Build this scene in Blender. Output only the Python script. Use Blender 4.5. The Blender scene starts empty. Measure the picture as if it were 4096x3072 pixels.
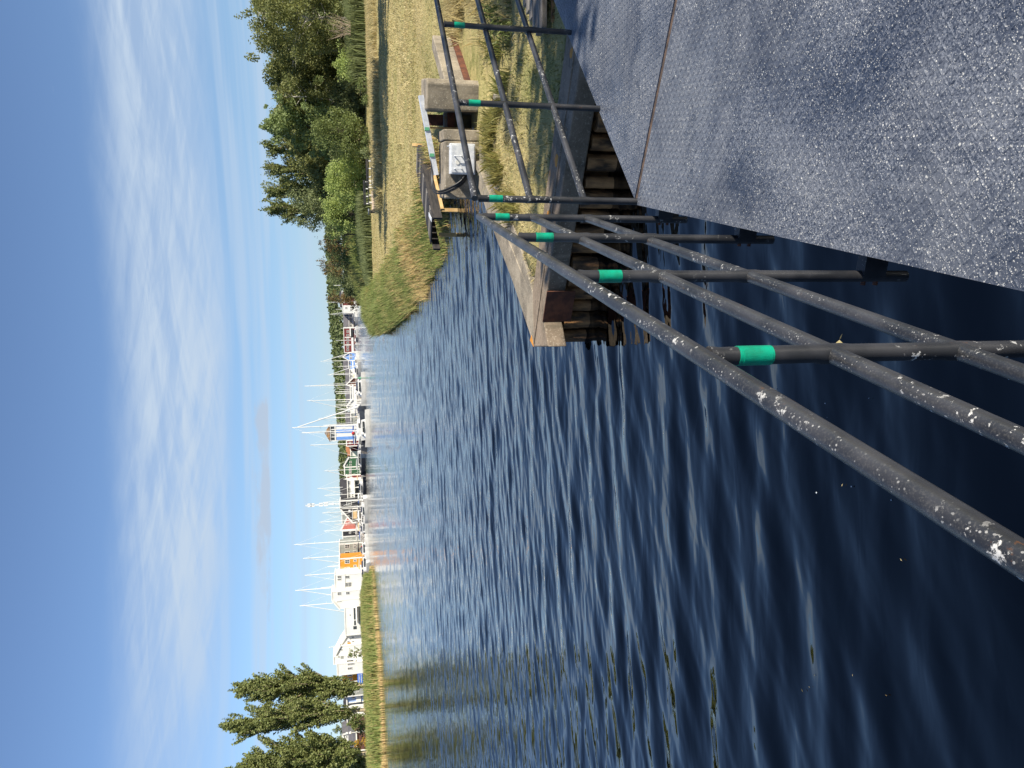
import bpy, math, random
import numpy as np
from mathutils import Vector

random.seed(7)
RNG = np.random.default_rng(11)
R = math.radians
scene = bpy.context.scene
COL = scene.collection

# ------------------------------------------------------------------ camera
# The photograph was taken with the phone turned on its side: the camera is rolled by about 90 degrees.
EYE = 3.0
FOC = 3077.0                       # focal length in pixels of the 4096 px wide photograph
PITCH = math.atan((2048 - 1412) / FOC)
ROLL = R(1.7)
FWD = np.array([0, math.cos(PITCH), -math.sin(PITCH)])
_R0 = np.array([1.0, 0, 0]); _U0 = np.array([0, math.sin(PITCH), math.cos(PITCH)])
CR = math.cos(ROLL) * _R0 - math.sin(ROLL) * _U0
CU = math.cos(ROLL) * _U0 + math.sin(ROLL) * _R0
cam_data = bpy.data.cameras.new("camera")
cam = bpy.data.objects.new("camera", cam_data)
COL.objects.link(cam)
cam_data.sensor_width = 36.0
cam_data.lens = FOC / 4096 * 36.0
cam_data.clip_start = 0.05
cam_data.clip_end = 8000
from mathutils import Matrix
_ax, _ay, _az = -CU, CR, -FWD
cam.matrix_world = Matrix(((_ax[0], _ay[0], _az[0], 0), (_ax[1], _ay[1], _az[1], 0), (_ax[2], _ay[2], _az[2], EYE), (0, 0, 0, 1)))
scene.camera = cam

# ------------------------------------------------------------------ light
SUN_AZ, SUN_EL = R(128), R(36)     # clockwise from the viewing direction
S = Vector((math.sin(SUN_AZ) * math.cos(SUN_EL), math.cos(SUN_AZ) * math.cos(SUN_EL), math.sin(SUN_EL)))
sl = bpy.data.lights.new("sun", 'SUN'); sl.energy = 4.6; sl.angle = R(0.5); sl.color = (1.0, 0.93, 0.80)
so = bpy.data.objects.new("sun", sl); COL.objects.link(so)
so.rotation_euler = S.to_track_quat('Z', 'Y').to_euler()

scene.view_settings.view_transform = 'Standard'
scene.view_settings.look = 'None'
scene.view_settings.exposure = 0.75
scene.view_settings.gamma = 1.0
scene.view_settings.use_curve_mapping = False
scene.render.engine = 'CYCLES'
scene.cycles.max_bounces = 6
scene.cycles.diffuse_bounces = 3
scene.cycles.glossy_bounces = 4
scene.cycles.transparent_max_bounces = 6
scene.cycles.use_denoising = True
scene.cycles.caustics_reflective = False
scene.cycles.caustics_refractive = False


class NT:
    """small wrapper that makes node trees readable"""
    def __init__(self, tree):
        self.t = tree; self.n = tree.nodes; self.l = tree.links
    def node(self, kind, **kw):
        nd = self.n.new(kind)
        for k, v in kw.items():
            if k.startswith('i_'):
                nd.inputs[k[2:].replace('_', ' ')].default_value = v
            else:
                setattr(nd, k, v)
        return nd
    def put(self, val, sock):
        if hasattr(val, 'links') or isinstance(val, bpy.types.NodeSocket):
            self.l.new(val, sock)
        elif isinstance(val, (tuple, list)) and sock.type == 'RGBA':
            sock.default_value = tuple(val) + ((1.0,) if len(val) == 3 else ())
        else:
            sock.default_value = val
    def math(self, op, a, b=0.0, c=None, clamp=False):
        nd = self.node('ShaderNodeMath', operation=op); nd.use_clamp = clamp
        self.put(a, nd.inputs[0]); self.put(b, nd.inputs[1])
        if c is not None: self.put(c, nd.inputs[2])
        return nd.outputs[0]
    def vmul(self, a, b):
        nd = self.node('ShaderNodeVectorMath', operation='MULTIPLY')
        self.put(a, nd.inputs[0]); self.put(b, nd.inputs[1]); return nd.outputs[0]
    def vadd(self, a, b):
        nd = self.node('ShaderNodeVectorMath', operation='ADD')
        self.put(a, nd.inputs[0]); self.put(b, nd.inputs[1]); return nd.outputs[0]
    def noise(self, vec, scale, detail=3.0, rough=0.5, dist=0.0):
        nd = self.node('ShaderNodeTexNoise')
        if vec is not None: self.l.new(vec, nd.inputs['Vector'])
        nd.inputs['Scale'].default_value = scale; nd.inputs['Detail'].default_value = detail
        nd.inputs['Roughness'].default_value = rough; nd.inputs['Distortion'].default_value = dist
        return nd.outputs['Fac']
    def voro(self, vec, scale, out='Distance', rnd=1.0):
        nd = self.node('ShaderNodeTexVoronoi')
        self.l.new(vec, nd.inputs['Vector']); nd.inputs['Scale'].default_value = scale
        nd.inputs['Randomness'].default_value = rnd
        return nd.outputs[out]
    def smooth(self, x, a, b, lo=0.0, hi=1.0):
        nd = self.node('ShaderNodeMapRange'); nd.interpolation_type = 'SMOOTHSTEP'
        self.put(x, nd.inputs['Value']); self.put(a, nd.inputs['From Min']); self.put(b, nd.inputs['From Max'])
        self.put(lo, nd.inputs['To Min']); self.put(hi, nd.inputs['To Max'])
        return nd.outputs['Result']
    def mix(self, f, a, b):
        nd = self.node('ShaderNodeMix', data_type='RGBA')
        self.put(f, nd.inputs[0]); self.put(a, nd.inputs[6]); self.put(b, nd.inputs[7]); return nd.outputs[2]
    def rot(self, vec, ang, scale=(1, 1, 1)):
        nd = self.node('ShaderNodeMapping'); self.l.new(vec, nd.inputs['Vector'])
        nd.inputs['Rotation'].default_value = (0, 0, ang); nd.inputs['Scale'].default_value = scale
        return nd.outputs[0]
    def bump(self, h, strength=1.0, dist=0.01, normal=None):
        nd = self.node('ShaderNodeBump'); self.l.new(h, nd.inputs['Height'])
        nd.inputs['Strength'].default_value = strength; nd.inputs['Distance'].default_value = dist
        if normal is not None: self.l.new(normal, nd.inputs['Normal'])
        return nd.outputs[0]


# ------------------------------------------------------------------ sky with thin streaks of cirrus
world = bpy.data.worlds.new("World"); scene.world = world; world.use_nodes = True
w = NT(world.node_tree); w.n.clear()
sky = w.node('ShaderNodeTexSky'); sky.sky_type = 'NISHITA'; sky.sun_disc = False
sky.sun_elevation = SUN_EL; sky.sun_rotation = SUN_AZ
sky.air_density = 1.0; sky.dust_density = 0.1; sky.ozone_density = 2.6; sky.altitude = 0
tc = w.node('ShaderNodeTexCoord').outputs['Generated']
sep = w.node('ShaderNodeSeparateXYZ'); w.l.new(tc, sep.inputs[0])
zz = sep.outputs['Z']
den = w.math('ADD', w.math('MAXIMUM', zz, 0.0), 0.06)
az = w.math('ARCTAN2', sep.outputs['X'], sep.outputs['Y'])
def ae(ka, kz, tilt=0.0):          # streaky noise coordinates: azimuth and height above the horizon
    c = w.node('ShaderNodeCombineXYZ')
    w.put(w.math('MULTIPLY', az, ka), c.inputs[0])
    w.put(w.math('MULTIPLY', w.math('ADD', zz, w.math('MULTIPLY', az, tilt)), kz), c.inputs[1])
    return c.outputs[0]
c1 = w.noise(ae(1.6, 11.0, 0.03), 1.0, 5.0, 0.55, 0.5)
c2 = w.noise(ae(4.5, 44.0, -0.10), 1.0, 6.0, 0.62, 0.9)
c3 = w.noise(ae(9.0, 90.0, 0.16), 1.0, 5.0, 0.6, 0.6)
edge = w.noise(ae(3.0, 9.0), 1.0, 5.0, 0.6)
zj = w.math('ADD', zz, w.math('MULTIPLY', w.math('SUBTRACT', edge, 0.5), 0.05))
band = w.math('MULTIPLY', w.smooth(zj, 0.135, 0.180), w.smooth(zj, 0.222, 0.285, 1.0, 0.0))
low = w.math('MULTIPLY', w.smooth(zz, 0.02, 0.07), w.smooth(zj, 0.12, 0.18, 1.0, 0.0))
mixc = w.math('ADD', w.math('ADD', w.math('MULTIPLY', c1, 0.42), w.math('MULTIPLY', c2, 0.34)), w.math('MULTIPLY', c3, 0.24))
cir = w.math('MULTIPLY', w.smooth(mixc, 0.40, 0.60), band)
side = w.smooth(w.math('ADD', az, w.math('MULTIPLY', w.math('SUBTRACT', edge, 0.5), 0.25)), -0.52, -0.16, 0.38, 1.0)
cir = w.math('MULTIPLY', w.math('ADD', w.math('MULTIPLY', cir, 0.62), w.math('MULTIPLY', band, 0.42)), side)
lowc = w.math('MULTIPLY', w.math('MULTIPLY', w.smooth(w.noise(ae(2.0, 60.0), 1.0, 3.0, 0.5), 0.38, 0.68), low), 0.55)
# one flat cumulus and a few shreds of it near the horizon
cn = w.noise(ae(16.0, 62.0), 1.0, 6.0, 0.62)
cmask = w.math('MULTIPLY', w.math('MULTIPLY', w.smooth(zz, 0.100, 0.106), w.smooth(zz, 0.110, 0.134, 1.0, 0.0)),
               w.math('MULTIPLY', w.smooth(az, -0.31, -0.12, 0.35, 1.0), w.smooth(az, -0.035, 0.02, 1.0, 0.0)))
cmask = w.math('MULTIPLY', cmask, w.smooth(az, -0.36, -0.28))
cum = w.smooth(w.math('ADD', cn, w.math('MULTIPLY', cmask, 0.40)), 0.68, 0.92)
tot = w.math('ADD', cir, lowc, clamp=True)
hsv = w.node('ShaderNodeHueSaturation'); hsv.inputs['Saturation'].default_value = 0.93
base_sky = w.vmul(sky.outputs[0], (0.80, 0.98, 1.20))
w.l.new(w.mix(w.smooth(zz, 0.0, 0.15), w.vmul(base_sky, (0.84, 0.86, 1.02)), base_sky), hsv.inputs['Color'])
cl = w.mix(tot, hsv.outputs[0], (5.0, 6.1, 7.5))
cl = w.mix(w.math('MULTIPLY', cum, 0.7), cl, (4.5, 5.2, 6.3))
bg = w.node('ShaderNodeBackground'); w.l.new(cl, bg.inputs[0]); bg.inputs[1].default_value = 0.066
wo = w.node('ShaderNodeOutputWorld'); w.l.new(bg.outputs[0], wo.inputs[0])


# ------------------------------------------------------------------ helpers
def ray(x, y):
    return FWD - ((x - 2048) / FOC) * CU + ((1536 - y) / FOC) * CR
def at(x, y, z):                   # the point of height z that the photograph shows at pixel x, y
    d = ray(x, y); return np.array([0, 0, EYE]) + d * ((z - EYE) / d[2])
def atd(x, y, Y):                  # the point at distance Y that the photograph shows at pixel x, y
    d = ray(x, y); return np.array([0, 0, EYE]) + d * (Y / d[1])

def tag(o, label=None, cat=None, group=None, kind=None):
    if label: o['label'] = label
    if cat: o['category'] = cat
    if group: o['group'] = group
    if kind: o['kind'] = kind
    return o
def thing(name, label, cat, loc=(0, 0, 0), rz=0.0, group=None):
    o = bpy.data.objects.new(name, None); COL.objects.link(o)
    o.empty_display_size = 0.3
    o.location = loc; o.rotation_euler = (0, 0, rz)
    return tag(o, label, cat, group)
def copy_tree(o, parent=None):
    kids = list(o.children)
    c = o.copy(); COL.objects.link(c); c.parent = parent
    for k in kids: copy_tree(k, c)
    return c

class MB:
    """collects boxes, bars, tubes and sheets; build() links them as ONE mesh object"""
    def __init__(self): self.v = []; self.f = []
    def add(self, vs, fs):
        b = len(self.v); self.v += [tuple(map(float, q)) for q in vs]; self.f += [tuple(b + i for i in q) for q in fs]; return self
    def box(self, x0, x1, y0, y1, z0, z1):
        return self.add([(x0, y0, z0), (x1, y0, z0), (x1, y1, z0), (x0, y1, z0), (x0, y0, z1), (x1, y0, z1), (x1, y1, z1), (x0, y1, z1)],
                        [(0, 3, 2, 1), (4, 5, 6, 7), (0, 1, 5, 4), (1, 2, 6, 5), (2, 3, 7, 6), (3, 0, 4, 7)])
    def beam(self, p, q, wd, ht, up=(0, 0, 1)):
        p = Vector(p); q = Vector(q); d = (q - p).normalized(); u = Vector(up)
        s = d.cross(u).normalized(); u = s.cross(d).normalized()
        a = []
        for e in (p, q):
            for i, j in ((-1, -1), (1, -1), (1, 1), (-1, 1)):
                a.append(e + s * (wd / 2 * i) + u * (ht / 2 * j))
        return self.add(a, [(0, 1, 2, 3), (7, 6, 5, 4), (0, 4, 5, 1), (1, 5, 6, 2), (2, 6, 7, 3), (3, 7, 4, 0)])
    def prism(self, poly, z0, z1):
        n = len(poly)
        return self.add([(p[0], p[1], z0) for p in poly] + [(p[0], p[1], z1) for p in poly],
                        [tuple(range(n - 1, -1, -1)), tuple(range(n, 2 * n))] + [(i, (i + 1) % n, n + (i + 1) % n, n + i) for i in range(n)])
    def tube(self, pts, r, n=10, cap=True):
        pts = [Vector(p) for p in pts]; k = len(pts)
        rs = r if isinstance(r, (list, tuple)) else [r] * k
        vs = []; prev = None
        for i, p in enumerate(pts):
            d = (pts[min(i + 1, k - 1)] - pts[max(i - 1, 0)]).normalized()
            if prev is None:
                a = d.orthogonal().normalized()
            else:
                a = (prev - d * prev.dot(d)).normalized()
            prev = a; b = d.cross(a)
            for j in range(n):
                t = 2 * math.pi * j / n
                vs.append(p + (a * math.cos(t) + b * math.sin(t)) * rs[i])
        fs = [(i * n + j, i * n + (j + 1) % n, (i + 1) * n + (j + 1) % n, (i + 1) * n + j) for i in range(k - 1) for j in range(n)]
        if cap: fs += [tuple(range(n - 1, -1, -1)), tuple((k - 1) * n + j for j in range(n))]
        return self.add(vs, fs)
    def ball(self, c, r, nu=10, nv=6):
        rx, ry, rz = r if isinstance(r, (tuple, list)) else (r, r, r)
        vs = []; fs = []
        for i in range(nv + 1):
            ph = math.pi * i / nv
            for j in range(nu):
                t = 2 * math.pi * j / nu
                vs.append((c[0] + rx * math.sin(ph) * math.cos(t), c[1] + ry * math.sin(ph) * math.sin(t), c[2] + rz * math.cos(ph)))
        for i in range(nv):
            for j in range(nu):
                fs.append((i * nu + j, (i + 1) * nu + j, (i + 1) * nu + (j + 1) % nu, i * nu + (j + 1) % nu))
        return self.add(vs, fs)
    def build(self, name, mat, parent=None, smooth=False, bevel=0.0, world=True):
        vs = self.v
        if parent is not None and world:
            l = parent.location
            if parent.parent is not None: l = l + parent.parent.location
            vs = [(x - l[0], y - l[1], z - l[2]) for x, y, z in vs]
        me = bpy.data.meshes.new(name); me.from_pydata(vs, [], self.f); me.update()
        me.materials.append(mat)
        if smooth:
            me.shade_smooth()
            try: me.set_sharp_from_angle(angle=R(40))
            except Exception: pass
        o = bpy.data.objects.new(name, me); COL.objects.link(o)
        if parent is not None: o.parent = parent
        if bevel:
            b = o.modifiers.new("bevel", 'BEVEL'); b.width = bevel; b.segments = 2; b.limit_method = 'ANGLE'
        return o

def mesh_np(name, V, F, mat, parent=None, smooth=False):
    """V (n,3), F (m,k): fast mesh"""
    me = bpy.data.meshes.new(name)
    n, m, k = len(V), len(F), F.shape[1]
    if parent is not None: V = V - np.array(parent.location)
    me.vertices.add(n); me.vertices.foreach_set('co', np.ascontiguousarray(V, dtype=np.float32).ravel())
    me.loops.add(m * k); me.loops.foreach_set('vertex_index', np.ascontiguousarray(F, dtype=np.int32).ravel())
    me.polygons.add(m)
    me.polygons.foreach_set('loop_start', np.arange(0, m * k, k, dtype=np.int32))
    me.polygons.foreach_set('loop_total', np.full(m, k, dtype=np.int32))
    me.update(calc_edges=True); me.validate()
    me.materials.append(mat)
    if smooth: me.shade_smooth()
    o = bpy.data.objects.new(name, me); COL.objects.link(o)
    if parent is not None: o.parent = parent
    return o

# ------------------------------------------------------------------ materials
def newmat(name):
    m = bpy.data.materials.new(name); m.use_nodes = True
    t = NT(m.node_tree); t.n.clear()
    out = t.node('ShaderNodeOutputMaterial'); p = t.node('ShaderNodeBsdfPrincipled'); t.l.new(p.outputs[0], out.inputs[0])
    pos = t.node('ShaderNodeNewGeometry').outputs['Position']
    return m, t, p, pos, out
def mat(name, c1, c2=None, scale=3.0, rough=0.7, metal=0.0, bump=0.0, bscale=40.0, stretch=(1, 1, 1), lo=0.35, hi=0.65, spec=0.4):
    m, t, p, pos, out = newmat(name)
    p.inputs['Roughness'].default_value = rough; p.inputs['Metallic'].default_value = metal
    p.inputs['Specular IOR Level'].default_value = spec
    v = t.vmul(pos, stretch)
    if c2 is None: c2 = tuple(c * 0.82 for c in c1)
    f = t.smooth(t.noise(v, scale, 6.0, 0.6), lo, hi)
    t.put(t.mix(f, c1, c2), p.inputs['Base Color'])
    if bump: t.put(t.bump(t.noise(v, bscale, 4.0, 0.6), 1.0, bump), p.inputs['Normal'])
    return m

def leaf_mat(name, c1, c2, c3, trans=0.35, patch=0.5):
    m, t, p, pos, out = newmat(name)
    g = t.node('ShaderNodeNewGeometry')
    ri = g.outputs['Random Per Island']
    col = t.mix(ri, c1, c2)
    col = t.mix(t.smooth(t.noise(pos, patch, 3.0), 0.45, 0.75), col, c3)
    t.put(col, p.inputs['Base Color']); p.inputs['Roughness'].default_value = 0.55; p.inputs['Specular IOR Level'].default_value = 0.3
    tr = t.node('ShaderNodeBsdfTranslucent'); t.put(col, tr.inputs['Color'])
    mx = t.node('ShaderNodeMixShader'); mx.inputs[0].default_value = trans
    t.l.new(p.outputs[0], mx.inputs[1]); t.l.new(tr.outputs[0], mx.inputs[2]); t.l.new(mx.outputs[0], out.inputs[0])
    return m

def water_mat():
    m, t, p, pos, out = newmat('water')
    # the waves themselves are modelled; this adds the finest ripples
    sepn = t.node('ShaderNodeSeparateXYZ'); t.l.new(pos, sepn.inputs[0])
    w2 = t.noise(t.rot(pos, R(9), (0.4, 1.0, 1.0)), 5.0, 2.0, 0.5, 0.5)
    w3 = t.noise(t.rot(pos, R(-16), (0.5, 1.0, 1.0)), 13.0, 2.0, 0.5, 0.3)
    h2 = t.math('MULTIPLY', w2, t.smooth(sepn.outputs['Y'], 2.0, 20.0, 0.003, 0.016))
    h3 = t.math('MULTIPLY', w3, t.smooth(sepn.outputs['Y'], 4.0, 30.0, 0.0003, 0.006))
    t.put(t.bump(t.math('ADD', h2, h3), 1.0, 1.0), p.inputs['Normal'])
    t.put((0.0001, 0.0003, 0.0007), p.inputs['Base Color'])
    p.inputs['Roughness'].default_value = 0.03; p.inputs['IOR'].default_value = 1.48
    p.inputs['Specular IOR Level'].default_value = 0.7
    p.inputs['Specular Tint'].default_value = (0.86, 0.95, 1.0, 1.0)
    return m

def deck_mat():
    m, t, p, pos, out = newmat('deck_paint')
    big = t.smooth(t.noise(pos, 1.0, 6.0, 0.68, 0.5), 0.38, 0.60)
    col = t.mix(big, (0.024, 0.034, 0.060), (0.100, 0.110, 0.134))
    sm = t.smooth(t.noise(pos, 3.6, 6.0, 0.72, 0.8), 0.52, 0.64)
    col = t.mix(t.math('MULTIPLY', sm, 0.7), col, (0.030, 0.040, 0.064))
    # rubbed, dusty bloom with a fine grain
    grain = t.smooth(t.noise(pos, 150.0, 5.0, 0.75), 0.44, 0.62)
    wear = t.smooth(t.noise(pos, 1.7, 5.0, 0.66, 0.4), 0.38, 0.62, 0.12, 0.85)
    col = t.mix(t.math('MULTIPLY', grain, wear), col, (0.235, 0.25, 0.285))
    f = None
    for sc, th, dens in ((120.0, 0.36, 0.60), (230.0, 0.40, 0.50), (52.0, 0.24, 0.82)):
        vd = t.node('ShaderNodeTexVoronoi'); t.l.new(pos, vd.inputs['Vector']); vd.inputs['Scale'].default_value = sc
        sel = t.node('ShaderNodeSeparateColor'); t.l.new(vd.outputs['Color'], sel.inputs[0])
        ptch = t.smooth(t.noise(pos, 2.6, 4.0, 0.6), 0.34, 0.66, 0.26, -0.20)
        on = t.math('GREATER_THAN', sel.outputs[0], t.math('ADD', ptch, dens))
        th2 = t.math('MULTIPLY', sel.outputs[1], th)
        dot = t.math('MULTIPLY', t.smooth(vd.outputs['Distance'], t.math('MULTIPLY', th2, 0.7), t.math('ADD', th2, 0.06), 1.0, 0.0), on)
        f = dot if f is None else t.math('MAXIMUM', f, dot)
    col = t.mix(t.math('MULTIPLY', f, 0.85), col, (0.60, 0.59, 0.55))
    t.put(col, p.inputs['Base Color'])
    t.put(t.smooth(t.noise(pos, 2.2, 5.0, 0.65), 0.35, 0.65, 0.30, 0.50), p.inputs['Roughness'])
    p.inputs['Specular IOR Level'].default_value = 0.6
    t.put(t.bump(t.noise(pos, 160.0, 3.0, 0.6), 0.6, 0.0015), p.inputs['Normal'])
    return m

def paint_mat():
    m, t, p, pos, out = newmat('black_rail_paint')
    col = t.mix(t.smooth(t.noise(pos, 7.0, 4.0), 0.35, 0.65), (0.018, 0.019, 0.022), (0.042, 0.042, 0.046))
    chip = t.math('MULTIPLY', t.smooth(t.noise(pos, 46.0, 5.0, 0.70), 0.58, 0.63), t.smooth(t.noise(pos, 3.0, 4.0, 0.65), 0.53, 0.60))
    g = t.node('ShaderNodeNewGeometry'); sp = t.node('ShaderNodeSeparateXYZ'); t.l.new(g.outputs['Normal'], sp.inputs[0])
    up = t.smooth(sp.outputs['Z'], 0.25, 0.85)
    sc = t.node('ShaderNodeTexVoronoi'); t.l.new(pos, sc.inputs['Vector']); sc.inputs['Scale'].default_value = 150.0
    sel = t.node('ShaderNodeSeparateColor'); t.l.new(sc.outputs['Color'], sel.inputs[0])
    spk = t.math('MULTIPLY', t.math('MULTIPLY', t.smooth(sc.outputs['Distance'], 0.22, 0.34, 1.0, 0.0), t.math('GREATER_THAN', sel.outputs[0], 0.62)), t.math('MULTIPLY', up, t.smooth(t.noise(pos, 8.0, 3.0, 0.6), 0.46, 0.60)))
    dust = t.math('MULTIPLY', t.smooth(t.noise(t.vmul(pos, (1, 1, 1)), 230.0, 4.0, 0.7), 0.48, 0.70), t.math('MULTIPLY', up, 0.24))
    col = t.mix(dust, col, (0.20, 0.19, 0.17))
    f = t.math('MAXIMUM', chip, t.math('MULTIPLY', spk, 0.55))
    rust = t.math('MULTIPLY', t.smooth(t.noise(pos, 28.0, 4.0, 0.7), 0.62, 0.70), t.smooth(t.noise(pos, 2.3, 2.0), 0.5, 0.62))
    col = t.mix(t.math('MULTIPLY', rust, 0.8), col, (0.10, 0.045, 0.02))
    col = t.mix(f, col, (0.52, 0.51, 0.49))
    t.put(col, p.inputs['Base Color']); p.inputs['Roughness'].default_value = 0.38; p.inputs['Specular IOR Level'].default_value = 0.6
    t.put(t.bump(f, 0.5, 0.001), p.inputs['Normal'])
    return m

def concrete_mat(name='concrete', c1=(0.34, 0.29, 0.22), c2=(0.18, 0.155, 0.12), c3=(0.50, 0.45, 0.36)):
    m, t, p, pos, out = newmat(name)
    col = t.mix(t.smooth(t.noise(pos, 2.2, 6.0, 0.65), 0.35, 0.68), c1, c2)
    col = t.mix(t.math('MULTIPLY', t.smooth(t.noise(pos, 34.0, 5.0, 0.7), 0.56, 0.64), 0.75), col, c3)
    col = t.mix(t.math('MULTIPLY', t.smooth(t.noise(pos, 3.1, 3.0, 0.6), 0.68, 0.72), 0.6), col, (0.42, 0.22, 0.05))
    streak = t.math('MULTIPLY', t.smooth(t.noise(t.vmul(pos, (7.0, 7.0, 0.9)), 1.0, 5.0, 0.65), 0.52, 0.68), 0.6)
    col = t.mix(streak, col, (0.085, 0.075, 0.055))
    sz = t.node('ShaderNodeSeparateXYZ'); t.l.new(pos, sz.inputs[0])
    tide = t.math('ADD', sz.outputs['Z'], t.math('MULTIPLY', t.noise(pos, 9.0, 4.0), 0.12))
    col = t.mix(t.smooth(tide, 0.08, 0.30, 0.8, 0.0), col, (0.045, 0.05, 0.025))
    t.put(col, p.inputs['Base Color']); p.inputs['Roughness'].default_value = 0.9; p.inputs['Specular IOR Level'].default_value = 0.15
    t.put(t.bump(t.noise(pos, 45.0, 6.0, 0.65), 1.0, 0.006), p.inputs['Normal'])
    return m

def lawn_mat():
    m, t, p, pos, out = newmat('lawn')
    n1 = t.smooth(t.noise(pos, 0.35, 5.0, 0.6), 0.35, 0.7)
    col = t.mix(n1, (0.42, 0.35, 0.165), (0.28, 0.27, 0.105))
    st = t.rot(pos, R(-12), (0.35, 2.2, 1))
    col = t.mix(t.math('MULTIPLY', t.smooth(t.noise(st, 2.2, 5.0, 0.65), 0.42, 0.62), 0.55), col, (0.50, 0.40, 0.19))
    col = t.mix(t.math('MULTIPLY', t.smooth(t.noise(pos, 1.1, 6.0, 0.7), 0.56, 0.66), 0.7), col, (0.13, 0.15, 0.045))
    col = t.mix(t.math('MULTIPLY', t.smooth(t.noise(pos, 26.0, 4.0, 0.7), 0.5, 0.68), 0.5), col, (0.56, 0.45, 0.23))
    t.put(col, p.inputs['Base Color']); p.inputs['Roughness'].default_value = 0.95; p.inputs['Specular IOR Level'].default_value = 0.05
    t.put(t.bump(t.noise(pos, 9.0, 6.0, 0.7), 1.0, 0.05), p.inputs['Normal'])
    return m

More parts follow.
